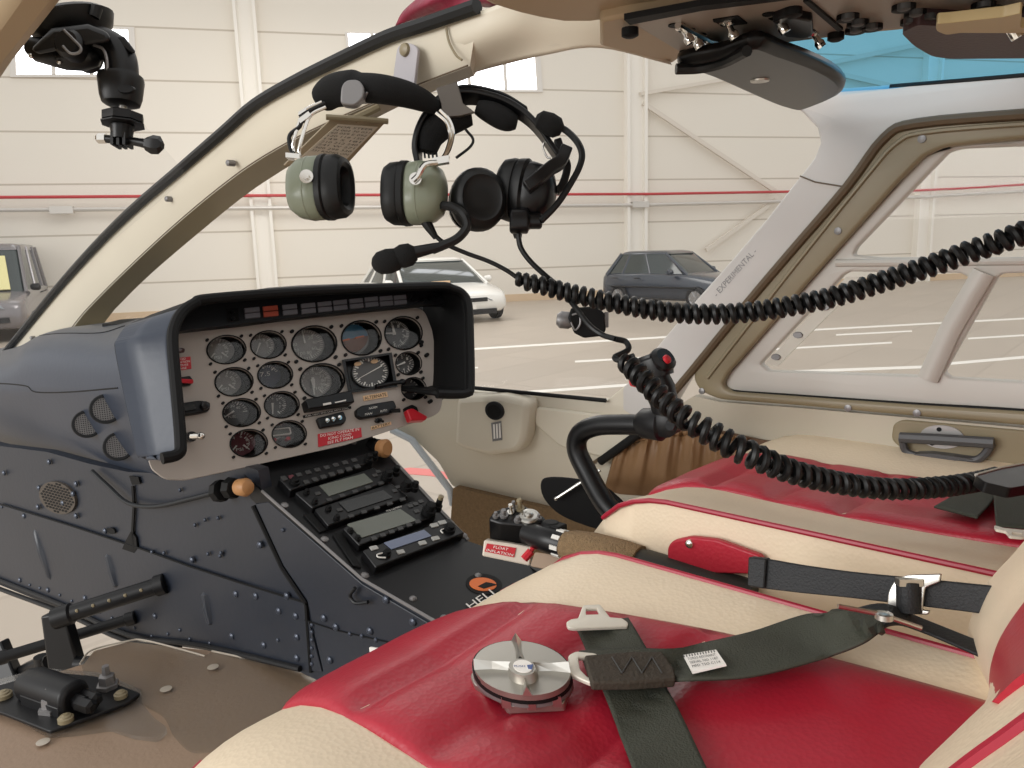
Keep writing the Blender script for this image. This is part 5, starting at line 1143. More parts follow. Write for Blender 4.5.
# switch head: slanted box, top face seen from above
HP = Pl(PX(.78).at(520, 525), (-.35, -.25, 1))
top = rnd([(486, 520), (497, 513), (520, 506), (534, 512), (546, 520), (544, 523), (530, 527), (503, 528), (490, 526)], 2)
top = [(488, 519), (494, 511), (515, 504), (526, 506), (545, 517), (546, 521), (533, 526), (500, 523)]
bm = NB(); prism(bm, HP, rnd(top, 3), 0, -.042, 1.04); hd_ = obj('switch_head', bm, M['plastic'], ct, bevel=.003)
for q, r, L, m in (((504, 516), .007, .010, 'grey'), ((511, 513), .006, .016, 'chrome'), ((520, 509), .007, .020, 'olive'), ((496, 517), .005, .006, 'grey'), ((514, 509), .005, .014, 'grey'), ((539, 519), .004, .006, 'grey'), ((518, 521), .006, .005, 'grey')):
    p = HP.at(*q); r *= .8; L *= .7; bm = NB(); axial(bm, p, HP.n, Z_, [(0, r*1.2, r*1.2), (.003, r*1.2, r*1.2), (.003, r*.6, r*.6), (L, r*.55, r*.55), (L+.002, r*.8, r*.8), (L+.005, r*.6, r*.6)], 12); obj('switch', bm, M[m], hd_)
p = HP.at(529, 517.5); bm = NB(); axial(bm, p, HP.n, Z_, [(0, .015, .015), (.003, .015, .015), (.005, .012, .012), (.005, .007, .007), (.008, .006, .006), (.010, .003, .003)], 24); obj('landing_light_switch', bm, M['steel'], hd_)
ax0, ax1 = PX(.79).at(543, 538), PX(.80).at(690, 582)
axd = (ax1-ax0).normalized()
bm = NB(); pts = [ax0-axd*.03, ax0, ax0+axd*.005, ax0+axd*.020, ax0+axd*.024, ax0+axd*.038]; tube(bm, pts, [.015, .018, .019, .019, .018, .018], 20); gr = obj('throttle_grip', bm, M['plastic'], ct)
bm = NB()
for k in range(8):
    a = 2*PI*k/8; u = axd.cross(Z_).normalized(); v = u.cross(axd); d_ = u*math.cos(a)+v*math.sin(a); box(bm, ax0+axd*.030+d_*.0185, axd*.006, d_*.001, axd.cross(d_)*.003)
obj('marks', bm, M['tick'], gr, smooth=False)
bm = NB(); axial(bm, PX(.80).at(551, 527), Z_, X_, [(-.012, .012, .012), (.004, .014, .014), (.008, .010, .012)], 12); box(bm, PX(.80).at(556, 527), axd*.012, Z_*.005, X_*.01); obj('idle_button', bm, M['blackmat'], gr, bevel=.002)
bm = NB(); tube(bm, [ax0+axd*.036, ax0+axd*.05, ax0+axd*.08, ax0+axd*.125, ax0+axd*.15], [.018, .023, .027, .028, .027], 20); obj('carpet_sleeve', bm, M['carpet'], ct)
bm = NB(); tube(bm, [ax0+axd*.148, ax0+axd*.16, ax0+axd*.30], [.023, .024, .024], 14); lev = obj('lever_base', bm, mat('lever_dark', (44, 44, 40), .6, bump=.5, bscale=80), ct)
# ivory float box with red placard and red lever
FB = Pl(PX(.765).at(510, 555), (-.75, -.55, .3))
bm = NB(); prism(bm, FB, rnd([(484, 540), (508, 543), (532, 547), (530, 566), (516, 563), (482, 556)], 2), .006, -.03); fb = obj('float_box', bm, mat('box_ivory', (214, 204, 190), .4), ct, bevel=.002)
placard('placard', [(487, 543.5), (516, 548), (514, 557.5), (484.5, 551.5)], 'placard', ['FLOAT', 'INFLATION'], 'label', fb, FB.off(.006))
bm = NB(); tube(bm, cr([FB.at(*q, .004) for q in ((525, 559), (531, 551), (534, 547), (546, 549), (558, 556))], 5), .0035, 8); tube(bm, [FB.at(524, 559, .004), FB.at(531, 551, .004)], .006, 8); obj('red_trigger', bm, M['placard'], fb)
bm = NB(); prism(bm, Pl(PX(.79).at(560, 560), (-.8, -.3, .5)), rnd([(535, 552), (575, 558), (600, 563), (560, 572), (530, 566)], 2), 0, -.01); obj('bracket', bm, mat('bracket_tan', (150, 126, 104), .5), ct, bevel=.002)
# ============================================================ CYCLIC
cy = thing('cyclic_stick', 'black curved cyclic stick with pistol grip and red buttons before the far seat', 'control stick', PX(1.03).at(610, 528))
cp_ = lambda x, y, X=1.03: PX(X).at(x, y)
path = cr([cp_(624, 524), cp_(604, 502), cp_(588, 474), cp_(577, 450), cp_(580, 434), cp_(596, 426), cp_(622, 424.5), cp_(648, 425)], 6)
bm = NB(); tube(bm, path, [.0165+.0015*(1-i/len(path)) for i in range(len(path))], 18); st = obj('stick_tube', bm, M['plastic'], cy)
bm = NB(); axial(bm, cp_(655, 424), Vector((0, -1, .05)), Z_, [(-.03, .016, .016), (-.02, .024, .024), (.012, .026, .026), (.018, .02, .02)], 20); axial(bm, cp_(668, 423), Vector((-1, -.2, 0)), Z_, [(-.03, .022, .022), (.016, .02, .02), (.02, .012, .012)], 16); obj('clamp', bm, M['black'], cy)
bm = NB(); axial(bm, cp_(642, 417), Z_, X_, [(0, .008, .008), (.005, .008, .008), (.008, .005, .005)], 10); axial(bm, cp_(671, 425, 1.0), -X_, Z_, [(0, .009, .009), (.004, .008, .008)], 8); obj('bolts', bm, M['hood'], cy)
# grip: lofted along its axis
ga, gb = cp_(670, 420), cp_(650, 360)
gx = (gb-ga).normalized(); L = (gb-ga).length
bm = NB(); axial(bm, ga, gx, Y_, [(-.01, .022, .018), (.01, .025, .019), (.03, .022, .018), (.05, .025, .019), (.065, .022, .018), (.085, .025, .019), (.105, .025, .02), (L-.03, .029, .022), (L-.012, .033, .025), (L, .030, .024), (L+.008, .018, .014)], 24, 2.3); gp_ = obj('grip', bm, M['plastic'], cy)
bm = NB(); axial(bm, cp_(660, 363), (Y_*-.55+Z_*.55-X_*.2), X_, [(-.03, .016, .018), (-.005, .022, .022), (.012, .02, .02), (.018, .014, .014)], 18, 2.4); obj('head', bm, M['plastic'], gp_)
bm = NB(); axial(bm, cp_(666, 360, 1.015), (-Y_*.8+Z_*.6), X_, [(0, .007, .007), (.004, .007, .007), (.006, .005, .005)], 14); obj('top_button', bm, M['placard'], gp_)
bm = NB(); prism(bm, PX(.99), rnd([(628, 378), (640, 377), (643, 385), (640, 389), (629, 386)], 2), .008, -.012); obj('trigger', bm, M['placard'], gp_, bevel=.002)
# black cover plate with steel rod behind the stick, damper strut
CPL = Pl(cp_(575, 508, 1.10), (-.85, -.5, .1))
bm = NB(); prism(bm, CPL, cr([(541, 482, 0), (550, 477.5, 0), (575, 479, 0), (604, 486, 0), (632, 512, 0), (634, 528, 0), (606, 531, 0), (575, 522, 0), (556, 512, 0), (543, 497, 0)], 4, True), .004, -.004); bo = obj('cover_plate', bm, M['blackmat'], bevel=.002)
tag(bo, 'black rounded plate with a steel rod standing behind the cyclic stick', 'plate')
bm = NB(); tube(bm, [CPL.at(556, 498.5, .02), CPL.at(580, 483, .02), CPL.at(600, 470, .02)], .0032, 8); sph(bm, CPL.at(556, 498.5, .02), .004); obj('rod', bm, M['steel'], bo)
bm = NB(); a, b = POC.at(594, 466, .02), POC.at(644, 430, .03); tube(bm, [a, b], .0022, 8); g = obj('gas_strut', bm, M['steel']); tag(g, 'thin black gas strut running up beside the tan map pocket', 'strut')
bm = NB(); tube(bm, [a.lerp(b, .14), a.lerp(b, 1)], .009, 12); obj('cylinder', bm, M['blackmat'], g)
bm = NB(); tube(bm, [POC.at(*q, .006) for q in ((590, 466), (620, 445), (650, 425), (672, 405))], .005, 6); struct(obj('trim_50', bm, M['seal']))
# ============================================================ AIR OUTLET
ao = thing('air_outlet', 'cream moulded air outlet box with round black nozzle on the nose wall', 'air outlet', NOSE.at(490, 456))
bm = NB(); prism(bm, NOSE, rnd([(456, 398), (500, 396), (528, 402), (524, 440), (518, 452), (488, 456), (462, 449), (454, 444)], [7, 3, 8, 4, 6, 4, 6, 4]), .05, -.002, 1.04); a_ = obj('box', bm, M['cream'], ao, bevel=.012)
bm = NB(); pn_ = NOSE.off(.05); disc(bm, pn_, (494, 411), (9.2, 1), (.4, 9.2), .006, -.003, 28); n_ = obj('nozzle', bm, M['hood'], ao, bevel=.001)
bm = NB(); disc(bm, pn_, (494, 411.5), (6.8, .7), (.3, 6.8), .0066, .004, 24); obj('opening', bm, M['blackmat'], n_)
bm = NB(); prism(bm, pn_, [(491, 423), (501, 421), (502, 440), (492.5, 441.5)], .0015, -.001); lb_ = obj('label', bm, M['grey'], ao, smooth=False)
bm = NB()
for k in range(3): prism(bm, pn_, [(493+k*2.8, 424.5-k*.5), (494.6+k*2.8, 424.2-k*.5), (495.3+k*2.8, 438.6-k*.4), (493.7+k*2.8, 439-k*.4)], .0021, .0012)
obj('print', bm, M['label'], lb_, smooth=False)
# ============================================================ OVERHEAD PANEL
oh = thing('overhead_panel', 'grey overhead switch panel under the cabin roof', 'switch panel', PZ(.22).at(760, 30))
OP = PZ(.222, -1)
bm = NB(); prism(bm, OP, [(600, 22), (624, 17), (720, 3), (860, -12), (1100, -60), (1100, 26), (1024, 18), (860, 34), (747, 48), (684, 56), (672, 64), (640, 56), (600, 46)], -.002, -.03); obj('housing', bm, M['header'], oh, bevel=.004)
bm = NB(); prism(bm, OP, rnd([(630, 22), (720, 8), (860, -8), (1100, -40), (1100, 14), (1024, 14.5), (860, 32), (747, 46), (684, 54)], 1.5), .003, -.002); plt_ = obj('face_plate', bm, M['overhead'], oh, bevel=.001)
bm = NB(); prism(bm, OP, [(624, 20), (700, 6), (790, -4), (790, 0), (702, 11), (630, 25)], .006, 0); obj('edge_strip', bm, M['blackmat'], oh, smooth=False)
bm = NB(); prism(bm, OP, [(803, 2), (808, 1), (843, 30), (838, 32)], .006, 0); obj('edge_strip', bm, M['blackmat'], oh, smooth=False)
def tog(x, y, dx, dy, L=.02, r=.0045, m='chrome', base=True):
    p = OP.at(x, y, .003); d_ = (CR*dx - CU*dy - Z_*.5).normalized()
    bm = NB(); tube(bm, [p, p+d_*L*.5, p+d_*L*.7, p+d_*L], [r*.8, r*.7, r*1.25, r*1.15], 10); axial(bm, p, -Z_, X_, [(-.001, r*1.8, r*1.8), (.003, r*1.7, r*1.7), (.005, r, r)], 6); k = obj('toggle', bm, M[m], plt_)
    if base:
        bm = NB(); disc(bm, OP, (x-5, y), (9, -.6), (.5, 2.2), .0042, .002, 14); obj('label', bm, M['blackmat'], plt_)
for q in ((682, 26, .5, .4), (692, 31, .5, .45), (703, 36, .5, .4), (712, 43, .5, .8), (727, 21, .5, .5), (776, 15, .6, .5), (812, 32, .7, .5)): tog(*q)
bm = NB(); tube(bm, [OP.at(678, 25, .006), OP.at(692, 33, .008), OP.at(708, 41, .008), OP.at(721, 44, .006)], .004, 8); obj('guard_bar', bm, M['chrome'], plt_)
for q, m in (((751, 34), 'blackmat'), ((763, 38), 'blackmat'), ((687, 50), 'blackmat'), ((630, 28), 'blackmat'), ((793, 7), 'blackmat'), ((836, 32), 'blackmat')):
    bm = NB(); axial(bm, OP.at(*q, .002), -Z_, X_, [(0, .009, .009), (.008, .009, .009), (.01, .005, .005)], 12); obj('fuse', bm, M[m], plt_)
bm = NB(); prism(bm, OP, rnd([(772, 22), (786, 17), (812, 22), (813, 36), (803, 39), (784, 37)], 2), .012, 0); obj('rocker', bm, M['plastic'], plt_, bevel=.003)
bm = NB(); prism(bm, OP, rnd([(712, 20), (738, 16), (748, 24), (722, 27)], 1.5), .004, 0); obj('label', bm, M['blackmat'], plt_)
for x, y in ((848, 14), (858, 20), (872, 24), (904, 4), (916, 10), (930, 14), (856, 27), (912, 18), (984, 2), (998, 10), (1012, 8)):
    bm = NB(); axial(bm, OP.at(x, y, .002), -Z_, X_, [(0, .011, .011), (.006, .011, .011), (.007, .008, .008)], 14); k = obj('circuit_breaker', bm, M['blackmat'], plt_)
    bm = NB(); axial(bm, OP.at(x, y, .0085), -Z_, X_, [(0, .006, .006), (.005, .006, .006), (.006, .004, .004)], 12); obj('cap', bm, M['key'], k)
tog(1000, 8, .7, .6, .035, .005)
# black moulded cover ahead of the roof window
BC = PZ(.20, -1)
bm = NB(); cov = [(676, 69), (694, 63), (722, 58), (747, 49), (764, 48), (782, 55), (808, 64), (832, 75), (845, 87), (838, 97), (815, 107), (800, 111), (788, 110), (770, 104), (740, 91), (712, 79), (690, 72)]
prism(bm, BC, cr([(p[0], p[1], 0) for p in cov], 2, True), .012, -.006, 1.02); cv = obj('roof_cover', bm, M['cover'], bevel=.008); tag(cv, 'black moulded cover with one steel screw below the blue roof window', 'cover')
bm = NB(); axial(bm, BC.at(760, 80, .012), -Z_, X_, [(-.001, .012, .012), (.002, .011, .011), (.003, .006, .006), (.002, .003, .003)], 16); obj('screw', bm, M['steel'], cv)
bm = NB(); tube(bm, [BC.at(*q, .014) for q in cr([(676, 69, 0), (700, 68, 0), (725, 62, 0), (747, 51, 0)], 4) for q in [(q.x, q.y)]], .006, 8); obj('rubber_lip', bm, M['rubber'], cv)
# folded sun visor
SV = PZ(.215, -1)
bm = NB(); prism(bm, SV, rnd([(901, 33), (918, 25), (960, 27), (1024, 27), (1100, 20), (1100, 56), (1024, 58.5), (950, 59), (932, 56.5), (914, 46)], [4, 4, 3, 1, 1, 1, 1, 5, 5, 5]), .012, -.012); sv = obj('sun_visor', bm, M['visor'], bevel=.006); tag(sv, 'dark maroon sun visor folded under the blue roof window', 'visor')
bm = NB(); prism(bm, SV, rnd([(936, 24), (950, 23), (1004, 17), (1022, 13), (1020, 28), (1060, 30), (1060, 33.5), (960, 33), (946, 35), (936, 31)], 3), .022, .012); obj('visor_arm', bm, mat('visor_tan', (186, 166, 122), .45), sv, bevel=.002)
# ============================================================ HEADSETS
def axial_k(bm, c, axis, up, st, n=24, pw=2.0): axial(bm, c, axis, up, [tuple(v*K for v in q) for q in st], n, pw)
def tube_k(bm, pts, r, *a, **k): tube(bm, pts, [v*K for v in r] if isinstance(r, (list, tuple)) else r*K, *a, **k)
def box_k(bm, c, a, b, d): box(bm, c, a*K, b*K, d*K)
def capsule_path(pts, n=6): return cr(pts, n)
def cup(par_name, c, axis, up, st, m, par, pw=2.4, n=28):
    bm = NB(); axial_k(bm, c, axis, up, st, n, pw); return obj(par_name, bm, m, par)
HD, K = .98, .98/1.16
V = lambda x, y, d=HD: at(x, y, d)
px = HD/FPX           # metres per pixel at the headsets
gh = thing('aviation_headset', 'sage green cup headset with black head pad hanging from the windshield post', 'headset', V(370, 228), 'aviation headsets')
# head pad
path = [V(322, 100, HD+.03), V(334, 91, HD+.015), V(356, 88, HD), V(380, 89, HD-.01), V(405, 94, HD), V(424, 101, HD+.015), V(438, 109, HD+.03)]
bm = NB(); P = cr(path, 5); R = [(.010+.013*math.sin(PI*min(1, .12+i/(len(P)-1)*.9))**.6)*(1.25 if i < len(P)*.35 else 1.0) for i in range(len(P))]; tube_k(bm, P, R, 16, flat=.95); obj('head_pad', bm, M['foam'], gh, sub=1)
def wire(nm, pts, r, m, par): bm = NB(); tube_k(bm, cr(pts, 5), r, 8); return obj(nm, bm, M[m], par)
wire('band_wire', [V(322, 102), V(306, 110), V(298, 126), V(293, 144), V(294, 152)], .0028, 'chrome', gh)
wire('band_wire', [V(326, 107), V(311, 115), V(304, 131), V(299, 150), V(300, 156)], .0028, 'chrome', gh)
wire('cable', [V(325, 103), V(303, 115), V(300, 126), V(290, 135), V(290, 146), V(294, 156)], .0032, 'rubber', gh)
bm = NB(); box_k(bm, V(305, 118), CR*.008+CU*.006, CU*.003-CR*.002, CF*.004); box_k(bm, V(303, 112), CR*.006+CU*.004, CU*.0025, CF*.004); obj('slider', bm, M['chrome'], gh)
bm = NB(); box_k(bm, V(294, 157), CR*.0105-CU*.001, CU*.0035, CF*.008); tube_k(bm, cr([V(296, 157), V(302, 164), V(305, 171), V(307, 176)], 4), .0045, 8); axial_k(bm, V(307, 177, HD-.035), -CF, CU, [(-.01, .010, .010), (.004, .010, .010), (.004, .005, .005), (.009, .005, .005)], 16); obj('stirrup', bm, M['chrome'], gh)
def green_cup(cx, cy, dirn, nm):
    """dirn +1: cushion faces right in view"""
    a = (CR*dirn - CF*.22*(1 if dirn > 0 else -1) + CU*.02).normalized(); up = Z_ if dirn > 0 else Z_
    c = V(cx, cy); h = .047
    sh = cup('ear_cup', c, a, CU, [(-.030, .012, .010), (-.029, .024, .018), (-.024, h*.74, .027), (-.012, h*.93, .033), (.004, h*1.0, .036), (.020, h*1.0, .036), (.024, h*.97, .034)], M['green'], gh, 2.5)
    bm = NB(); axial_k(bm, c+a*.0, a, CU, [(.0042, h*1.004, .0362), (.0055, h*1.012, .037), (.007, h*1.004, .0362)], 28, 2.5); obj('shell_seam', bm, M['green'], sh)
    st = [(.024, h*.98, .036), (.026, h*1.02, .039), (.034, h*1.03, .040), (.036, h*.98, .037), (.038, h*1.0, .038), (.052, h*.98, .037), (.060, h*.88, .033), (.062, h*.74, .026), (.058, h*.62, .020), (.046, h*.55, .017)]
    cup('ear_seal', c, a, CU, st, M['rubber'], gh, 2.5)
    return c, a, sh
cL, aL, shL = green_cup(309, 189, 1, 'l'); cR_, aR, shR = green_cup(426, 193, -1, 'r')
# pivot hardware right cup, wire to the pad
wire('band_wire', [V(440, 110), V(449, 120), V(453, 133), V(450, 148), V(444, 158), V(436, 164)], .0028, 'chrome', gh)
wire('band_wire', [V(436, 113), V(446, 122), V(450, 136), V(446, 152), V(441, 160)], .0028, 'chrome', gh)
bm = NB(); tube_k(bm, cr([V(437, 163, HD-.04), V(425, 165, HD-.045), V(418, 176, HD-.045), V(413, 181, HD-.045)], 4), .0045, 8); axial_k(bm, V(416, 180, HD-.035), -CF, CU, [(-.01, .009, .009), (.008, .009, .009), (.008, .005, .005), (.012, .005, .005)], 16); box_k(bm, V(441, 161, HD-.02), CR*.012+CU*.002, CU*.005, CF*.006); obj('stirrup', bm, M['chrome'], gh)
# boom microphone
wire('mic_boom', [V(438, 205, HD-.01), V(452, 207, HD-.02), V(463, 214, HD-.03), V(467, 226, HD-.03), V(458, 238, HD-.03), V(444, 245, HD-.03), V(432, 250, HD-.03)], .0068, 'rubber', gh)
a = (V(372, 262, HD-.03)-V(440, 246, HD-.03)).normalized()
bm = NB(); axial_k(bm, V(440, 246.5, HD-.03), a, CU, [(-.004, .006, .006), (.01, .0075, .0075), (.04, .0095, .0095), (.055, .011, .011)], 14); obj('mic_stem', bm, M['plastic'], gh)
bm = NB(); axial_k(bm, V(408, 255, HD-.03), a, CU, [(-.012, .010, .010), (-.004, .0165, .0165), (.008, .0175, .0175), (.018, .014, .014)], 18); axial_k(bm, V(398, 259, HD-.03), a, CU, [(-.006, .010, .010), (.002, .0165, .0165), (.014, .0185, .0185), (.028, .0165, .0165), (.036, .010, .010), (.039, .003, .003)], 18); obj('mic_foam', bm, M['foam'], gh)
# cable and long coiled cord
wire('cable', [V(428, 222), V(434, 234), V(446, 244), V(466, 253), V(488, 261), V(506, 270), V(519, 279)], .0034, 'rubber', gh)
bm = NB(); tube_k(bm, [V(425, 220), V(429, 227), V(436, 238)], [.009, .0075, .0045], 10); obj('strain_relief', bm, M['plastic'], shR)
def coil(nm, ctrl, pitch, par, m='rubber', wire_r=.0036, phase=0.0, sides=7):
    """ctrl: (x, y, depth, coil radius) ; helix around that path"""
    C = cr([at(c[0], c[1], c[2]).to_4d()*0 + Vector((*at(c[0], c[1], c[2]), c[3])) for c in ctrl], 24)
    P = [Vector(c[:3]) for c in C]; R = [c[3] for c in C]; S = [0]
    for i in range(1, len(P)): S.append(S[-1]+(P[i]-P[i-1]).length)
    tot = S[-1]; turns = tot/pitch; N = int(turns*12); pts = []; j = 0
    for k in range(N+1):
        s = tot*k/N
        while j < len(S)-2 and S[j+1] < s: j += 1
        f = (s-S[j])/max(1e-9, S[j+1]-S[j]); p = P[j].lerp(P[j+1], f); r = R[j]+(R[j+1]-R[j])*f
        t = (P[min(j+2, len(P)-1)]-P[max(j-1, 0)]).normalized(); u = (CU-t*CU.dot(t)).normalized(); v = t.cross(u); th = 2*PI*turns*k/N+phase
        pts.append(p+u*r*math.cos(th)+v*r*math.sin(th))
    bm = NB(); tube(bm, pts, wire_r, sides); return obj(nm, bm, M[m], par)
coil('coiled_cord', [(517, 277, .98, .0035), (524, 281, .98, .0075), (540, 285, .98, .0085), (570, 293, .98, .009), (610, 302, .97, .0092), (660, 311, .96, .0093), (700, 314, .95, .0093), (740, 313, .94, .0093), (790, 306, .92, .0093), (840, 295, .90, .0093), (890, 279, .88, .0094), (930, 266, .86, .0095), (975, 250, .84, .0096), (1010, 238, .82, .0097), (1060, 219, .80, .0098)], .0108, gh, wire_r=.0041)
# ---------------- black headset
bh = thing('aviation_headset', 'all black headset with a boom mic hanging behind the green cup headset', 'headset', V(510, 232), 'aviation headsets')
HB, K = 1.02, 1.02/1.2
W = lambda x, y, d=HB: at(x, y, d)
def ribbon(nm, pts, w, th, m, par, n=5, side=None):
    """flat band; width runs in depth"""
    P = cr(pts, n); bm = NB(); rings = []
    for i, p in enumerate(P):
        t = (P[min(i+1, len(P)-1)]-P[max(i-1, 0)]).normalized(); s = side or (CF - t*CF.dot(t)).normalized(); u = t.cross(s).normalized()
        rings.append([p+s*w*K+u*th*K, p-s*w*K+u*th*K, p-s*w*K-u*th*K, p+s*w*K-u*th*K])
    loft(bm, rings); return obj(nm, bm, M[m], par, bevel=.002, ang=60)
arc = [W(420, 168), W(417, 150), W(422, 130), W(433, 113), W(448, 102), W(466, 96.5), W(487, 99), W(508, 106), W(527, 118), W(541, 133), W(552, 149), W(560, 160)]
sd = (CF*.9 + CR*.2 - CU*.38).normalized()
ribbon('headband', arc, .016, .0045, 'plastic', bh, side=sd)
ribbon('headband_cover', [p + CU*.006 for p in [W(433, 110), W(448, 99), W(466, 94), W(487, 96.5), W(508, 103.5), W(528, 116)]], .010, .002, 'hood', bh, side=sd)
def pad(pts, r): bm = NB(); P = cr(pts, 5); tube_k(bm, P, [r*math.sin(PI*(.12+.78*i/(len(P)-1)))**.5 for i in range(len(P))], 14); obj('head_pad', bm, M['foam'], bh)
pad([W(428, 152), W(432, 136), W(444, 124), W(458, 119), W(472, 117)], .022); pad([W(477, 107), W(492, 113), W(506, 120), W(517, 123)], .018)
for k in range(4): wire('slot_rib', [W(425+k*4, 158), W(424+k*4, 144), W(429+k*4, 130)], .0016, 'hood', bh)
# left cup faces the lens, right cup is side on
aF = (-CF*.93 + CR*.33 - CU*.05).normalized()
cc1 = W(476, 201, HB-.02)
cup('ear_seal', cc1, aF, CU, [(-.030, .030, .028), (-.012, .040, .036), (-.004, .046, .041), (.010, .048, .042), (.022, .046, .041), (.030, .040, .036), (.033, .034, .031), (.030, .029, .027), (.029, .012, .012)], M['rubber'], bh, 2.1)
cup('ear_cup', cc1 - aF*.02, aF, CU, [(-.034, .012, .012), (-.030, .030, .026), (-.014, .040, .034), (.0, .042, .037)], M['plastic'], bh, 2.2)
aS = (CR*.93 - CF*.30 - CU*.16).normalized()
cc2 = W(520, 191, HB)
cup('ear_seal', cc2, aS, CU, [(-.030, .028, .022), (-.032, .038, .030), (-.026, .046, .036), (-.012, .049, .039), (-.006, .048, .038), (-.004, .044, .035)], M['rubber'], bh, 2.2)
cup('ear_seal', cc2, aS, CU, [(-.006, .045, .036), (-.002, .049, .039), (.010, .050, .040), (.014, .046, .036)], M['rubber'], bh, 2.2)
sh2 = cup('ear_cup', cc2, aS, CU, [(.012, .044, .035), (.018, .046, .037), (.036, .042, .033), (.050, .030, .024), (.056, .014, .012)], M['plastic'], bh, 2.3)
# yoke arm, boom and cable of the black headset
ribbon('yoke', [W(566, 150, HB-.02), W(560, 162, HB-.03), W(551, 168, HB-.04), W(539, 178, HB-.05), W(526, 188, HB-.05)], .012, .009, 'plastic', bh)
ribbon('yoke_bracket', [W(557, 140), W(562, 155), W(567, 168), W(562, 186), W(556, 192)], .010, .006, 'black', bh)
wire('adjuster_wire', [W(544, 143), W(543, 148), W(547, 157), W(551, 158)], .0016, 'chrome', bh)
bm = NB(); axial_k(bm, W(549, 124, HB-.02), (CR*.9-CU*.45), CU, [(-.022, .006, .006), (-.016, .014, .014), (.0, .0175, .016), (.014, .016, .014), (.022, .008, .008)], 18); obj('mic_foam', bm, M['foam'], bh)
wire('mic_boom', [W(558, 126, HB-.02), W(568, 132, HB-.02), W(578, 143, HB-.03), W(582, 155, HB-.03), W(579, 168, HB-.03), W(571, 183, HB-.03), W(561, 199, HB-.03), W(552, 210, HB-.03), W(541, 221, HB-.03)], .0052, 'rubber', bh)
bm = NB(); axial_k(bm, W(516, 221, HB-.02), CR, CU, [(-.010, .016, .014), (-.006, .019, .017), (.018, .019, .017), (.020, .012, .012), (.038, .012, .012), (.040, .008, .008)], 14, 3); obj('mic_base', bm, M['plastic'], sh2, bevel=.002)
bm = NB(); tube_k(bm, [W(517, 228), W(518, 238)], [.010, .006], 10); obj('strain_relief', bm, M['plastic'], sh2)
wire('cable', [W(518, 234, 1.0), W(521, 248, 1.0), W(531, 262, 1.0), W(546, 276, 1.0), W(560, 288, 1.0), W(576, 308, .97), W(590, 326, .95), W(603, 335, .94), W(616, 339, .92)], .0042, 'rubber', bh)
wire('cable', [W(457, 118), W(466, 130), W(473, 139), W(470, 147), W(456, 158)], .0022, 'rubber', bh)
wire('cable', [W(616, 339, .92), W(626, 342, .92), W(628, 350, .91), W(615, 357, .9), W(620, 360, .89), W(634, 356, .88)], .0042, 'rubber', bh)
coil('coiled_cord', [(624, 362, .88, .007), (632, 368, .87, .009), (648, 384, .85, .0095), (668, 404, .83, .0095), (690, 421, .81, .010), (715, 436, .8, .0115), (745, 452, .79, .0112), (790, 471, .80, .0098), (840, 483, .82, .009), (890, 489, .84, .0085), (940, 487, .87, .0085), (975, 482, .90, .0085), (1000, 476, .93, .0085)], .0128, bh, wire_r=.0042)
# ============================================================ HOOKS ON THE POST
hk = thing('headset_hook', 'lavender grey strap hook screwed to the cream post holding the green cup headset', 'hook', at(395, 85, .99))
HKP = Pl(PX(.735).at(405, 62), (-1, 0, .05))
bm = NB(); prism(bm, HKP, rnd([(391, 92), (397, 47), (403, 43), (411, 43), (418, 48), (413, 92)], [1, 6, 5, 5, 6, 1]), .003, -.002); b_ = obj('strap', bm, mat('hook_lavender', (172, 168, 172), .4), hk, bevel=.001)
bm = NB(); axial(bm, HKP.at(405.5, 50, .003), HKP.n, Z_, [(0, .009, .009), (.004, .008, .008), (.006, .004, .004)], 14); obj('screw', bm, M['olive'], b_)
bm = NB(); prism(bm, Pl(V(351, 92, HD-.03), -CF), rnd([(340, 104), (341, 86), (346, 79.5), (358, 79), (364, 86), (364, 97), (355, 106)], 5), .002, -.012); obj('hook_tip', bm, M['grey'], hk, bevel=.002)
P = [V(404, 90, 1.03), V(396, 93, 1.0), V(380, 97, .99), V(362, 98, HD-.02)]; ribbon('hook_arm', P, .012, .0015, 'grey', hk)
M['hookdk'] = mat('hook_dark', (96, 90, 84), .35, .5)
h2 = thing('headset_hook', 'dark grey bent hook under the post holding the black headset', 'hook', W(460, 108))
bm = NB(); prism(bm, Pl(W(452, 100, 1.0), -CF), [(436, 88), (457, 81), (460, 92), (463, 103), (475, 112), (460, 116), (443, 117), (441, 104)], .003, -.003); obj('hook_arm', bm, M['hookdk'], h2, bevel=.001)
bm = NB(); prism(bm, Pl(W(492, 96), -CF), ell((492, 97), (10, 1), (0, 7), 20), .002, -.004); obj('hook_tip', bm, M['olive'], h2)
# card holder
CH = Pl(at(335, 145, 1.1), (-.45, -.75, -.45))
chd = thing('card_holder', 'compass correction card in a metal frame tilted on the post behind the green headset', 'card holder', CH.at(335, 170))
q = [(334, 119), (388, 122), (356, 160), (303, 156)]
q = [(332, 118), (387, 121), (340, 172), (283, 166)]
inn = [(338, 124), (378, 127), (342, 164), (300, 158)]
plate('frame', CH, rnd(q, 2), [], .0, -.004, mat('frame_bronze', (150, 136, 112), .4, .4), chd, bevel=.001)
bm = NB(); prism(bm, CH, inn, .0012, .0); cd_ = obj('card', bm, mat('card_paper', (190, 178, 160), .6), chd, smooth=False)
bm = NB()
for i in range(9):
    t = .1+.085*i; a = Vector(inn[0]).lerp(Vector(inn[3]), t); b = Vector(inn[1]).lerp(Vector(inn[2]), t); up_ = (Vector(inn[0])-Vector(inn[3]))*.05
    text_bm(bm, ['FOR STEER', 'N 002 30 031', '60 059 E 092', '120 118 150', '149 S 181', '210 212 240', '241 W 271', '300 299 330', '331 RADIO ON'][i], CH, a.lerp(b, .06), (b-a)*.88, up_, .0018)
obj('lettering', bm, M['key'], cd_, smooth=False)
